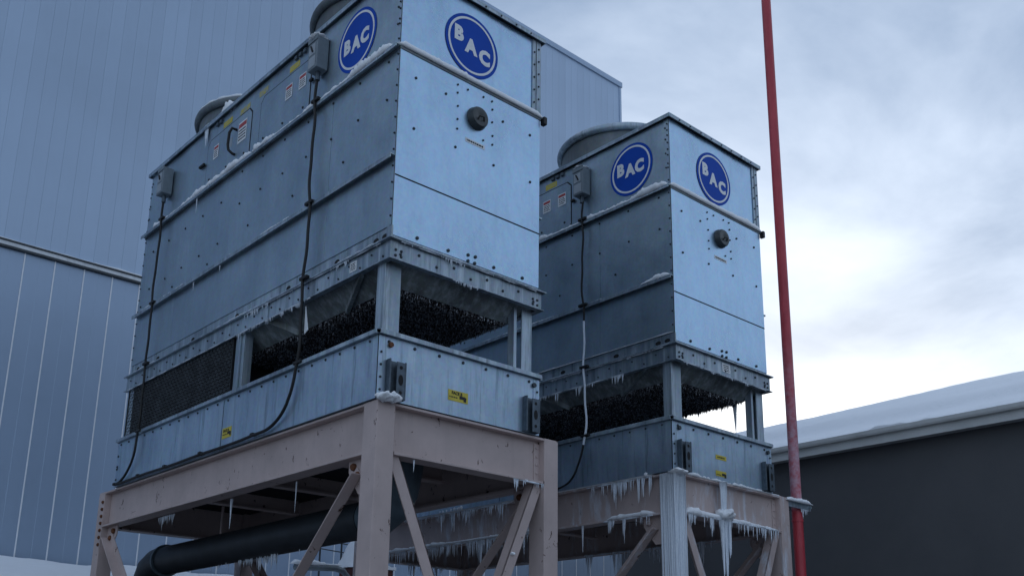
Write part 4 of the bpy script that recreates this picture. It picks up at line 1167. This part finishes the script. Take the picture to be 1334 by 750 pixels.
# nearer tower and frame icicles
icicle_row('band_icicles', (-.055, .15, zA - .012), (-.055, 3.2, zA - .012), 40, .012, .10, 'small icicles below the side flange of the nearer tower, front part', 60, .008, .006)
icicle_row('band_icicles', (-.055, 3.0, zA - .012), (-.055, 3.5, zA - .012), 14, .05, .16, 'cluster of icicles on the side flange above the mesh edge', 61, .010, .008)
icicle_row('band_icicles', (-.05, 1.7, zB - .014), (-.05, 3.7, zB - .014), 60, .02, .13, 'fringe of icicles under the side band of the nearer tower', 62, .009, .006)
icicle_row('band_icicles', (-.05, 3.7, zB - .014), (-.05, 7.6, zB - .014), 70, .008, .04, 'tiny icicles along the rear side band of the nearer tower', 63, .008, .006)
icicle_row('band_icicles', (.9, -.05, zB - .014), (1.3, -.05, zB - .014), 16, .03, .07, 'short icicles under the end band of the nearer tower', 64, .009, .006)
icicle_row('band_icicles', (.1, -.06, zA - .012), (2.3, -.06, zA - .012), 18, .02, .10, 'scattered drips below the end flange of the nearer tower', 65, .009, .006)
icicle_row('band_icicles', V2(-.055, .2, zA - .012), V2(-.055, 4.4, zA - .012), 120, .012, .06, 'frost drips below the side flange of the farther tower', 66, .009, .006)
icicle_row('band_icicles', V2(-.05, 1.0, zB - .014), V2(-.05, 3.4, zB - .014), 60, .03, .17, 'fringe of icicles under the side band of the farther tower', 67, .010, .006)
icicle_row('band_icicles', V2(.1, -.05, zB - .014), V2(2.3, -.05, zB - .014), 60, .012, .06, 'frost drips under the end band of the farther tower', 68, .009, .006)
for k, (x, y, z, ln, r_, lb) in enumerate(((-.05, 5.55, zL - .012, .30, .016, 'icicle hanging under the upper ledge near the rear door of the nearer tower'),
        (-.05, 4.45, zL2 - .03, .10, .012, 'tiny icicle below the middle ledge of the nearer tower'),
        (-.05, 5.35, zL2 - .03, .15, .012, 'thin icicle under the middle ledge beside the rear cable'),
        (2.30, 3.4, -.62, .0, .0, ''),
        (.20, 3.9, -.64, .42, .022, 'icicle hanging below the near side beam over the black pipe'),
        (.20, 2.15, -.64, .40, .012, 'thin icicle below the near side beam toward the column'))):
    if ln: one_icicle((x, y, z), ln, r_, lb)
one_icicle((.52, .09, -.63), .14, .012, 'small icicle under the near end beam by the column')
icicle_row('beam_icicles', (2.05, .075, -.62), (2.58, .075, -.62), 12, .03, .17, 'icicles at the right end of the near end beam', 70, .012, .006)
snow_strip('beam_snow', (2.15, .16, -.612), (2.58, .16, -.612), (0, -1, 0), .09, .03, 'crust of snow at the right end of the near end beam', 71)
icicle_row('beam_icicles', (.20, 5.75, -.64), (.20, 6.35, -.64), 14, .04, .24, 'small clump of icicles under the near side beam toward its far column', 72, .016, .01)
icicle_row('pipe_icicles', (1.2, 3.6, -1.25), (1.2, 6.6, -1.28), 60, .04, .30, 'icicles along the underside of the large black pipe', 73, .016, .05)
lump('brace_ice', (2.1, .12, -1.55), .03, 'frost on the right brace of the nearer end frame', 3)
# one slip of torn plastic by the front cable
sl = MB().add([(-.085, 1.74, 1.56), (-.10, 1.62, 1.20), (-.085, 1.73, 1.17), (-.075, 1.74, 1.56), (-.09, 1.62, 1.205), (-.075, 1.73, 1.175)], [(0, 1, 2), (5, 4, 3), (0, 3, 4, 1), (1, 4, 5, 2), (2, 5, 3, 0)])
tag(sl.build('torn_plastic', 'white'), 'white torn plastic slip hanging beside the front cable in the air inlet', 'plastic slip')
# long icicle in the inlet of the farther tower
one_icicle(V2(2.16, .5, 1.52), .52, .04, 'lone icicle hanging in the end opening of the farther tower')
one_icicle(V2(1.35, 1.0, 1.50), .40, .02, 'thin icicle hanging deeper in the end opening of the farther tower')

# ------------------------------------------------------------------ steam drifting off the near tower's fans
def steam():
    n, m = 20, 12; vs_ = []; fs = []
    for i in range(m + 1):
        th = math.pi * i / m
        vs_ += [(math.sin(th) * math.cos(2 * math.pi * k / n), math.sin(th) * math.sin(2 * math.pi * k / n), math.cos(th)) for k in range(n)]
    for i in range(m): fs += [(i * n + k, i * n + (k + 1) % n, (i + 1) * n + (k + 1) % n, (i + 1) * n + k) for k in range(n)]
    mt = bpy.data.materials.new('steam'); mt.use_nodes = True
    nn, ll = mt.node_tree.nodes, mt.node_tree.links; nn.clear()
    out = nn.new('ShaderNodeOutputMaterial'); pv = nn.new('ShaderNodeVolumePrincipled')
    pv.inputs['Color'].default_value = (.97, .98, 1, 1)
    t = nn.new('ShaderNodeTexCoord')
    ln = nn.new('ShaderNodeVectorMath'); ln.operation = 'LENGTH'; ll.new(t.outputs['Object'], ln.inputs[0])
    mr = nn.new('ShaderNodeMapRange'); mr.interpolation_type = 'SMOOTHSTEP'
    mr.inputs['From Min'].default_value = 1.0; mr.inputs['From Max'].default_value = .1
    mr.inputs['To Max'].default_value = .085
    ll.new(ln.outputs['Value'], mr.inputs['Value'])
    ll.new(mr.outputs[0], pv.inputs['Density']); ll.new(pv.outputs[0], out.inputs['Volume'])
    o = MB().add(vs_, fs).build('steam', mt, None)
    o.location = (1.6, 7.2, 11.6); o.scale = (4.4, 5.6, 5.4)
    tag(o, 'thin steam drifting off the fans of the nearer tower', 'steam', kind='stuff')
steam()
scene.cycles.volume_step_rate = 8.0
scene.cycles.volume_max_steps = 32
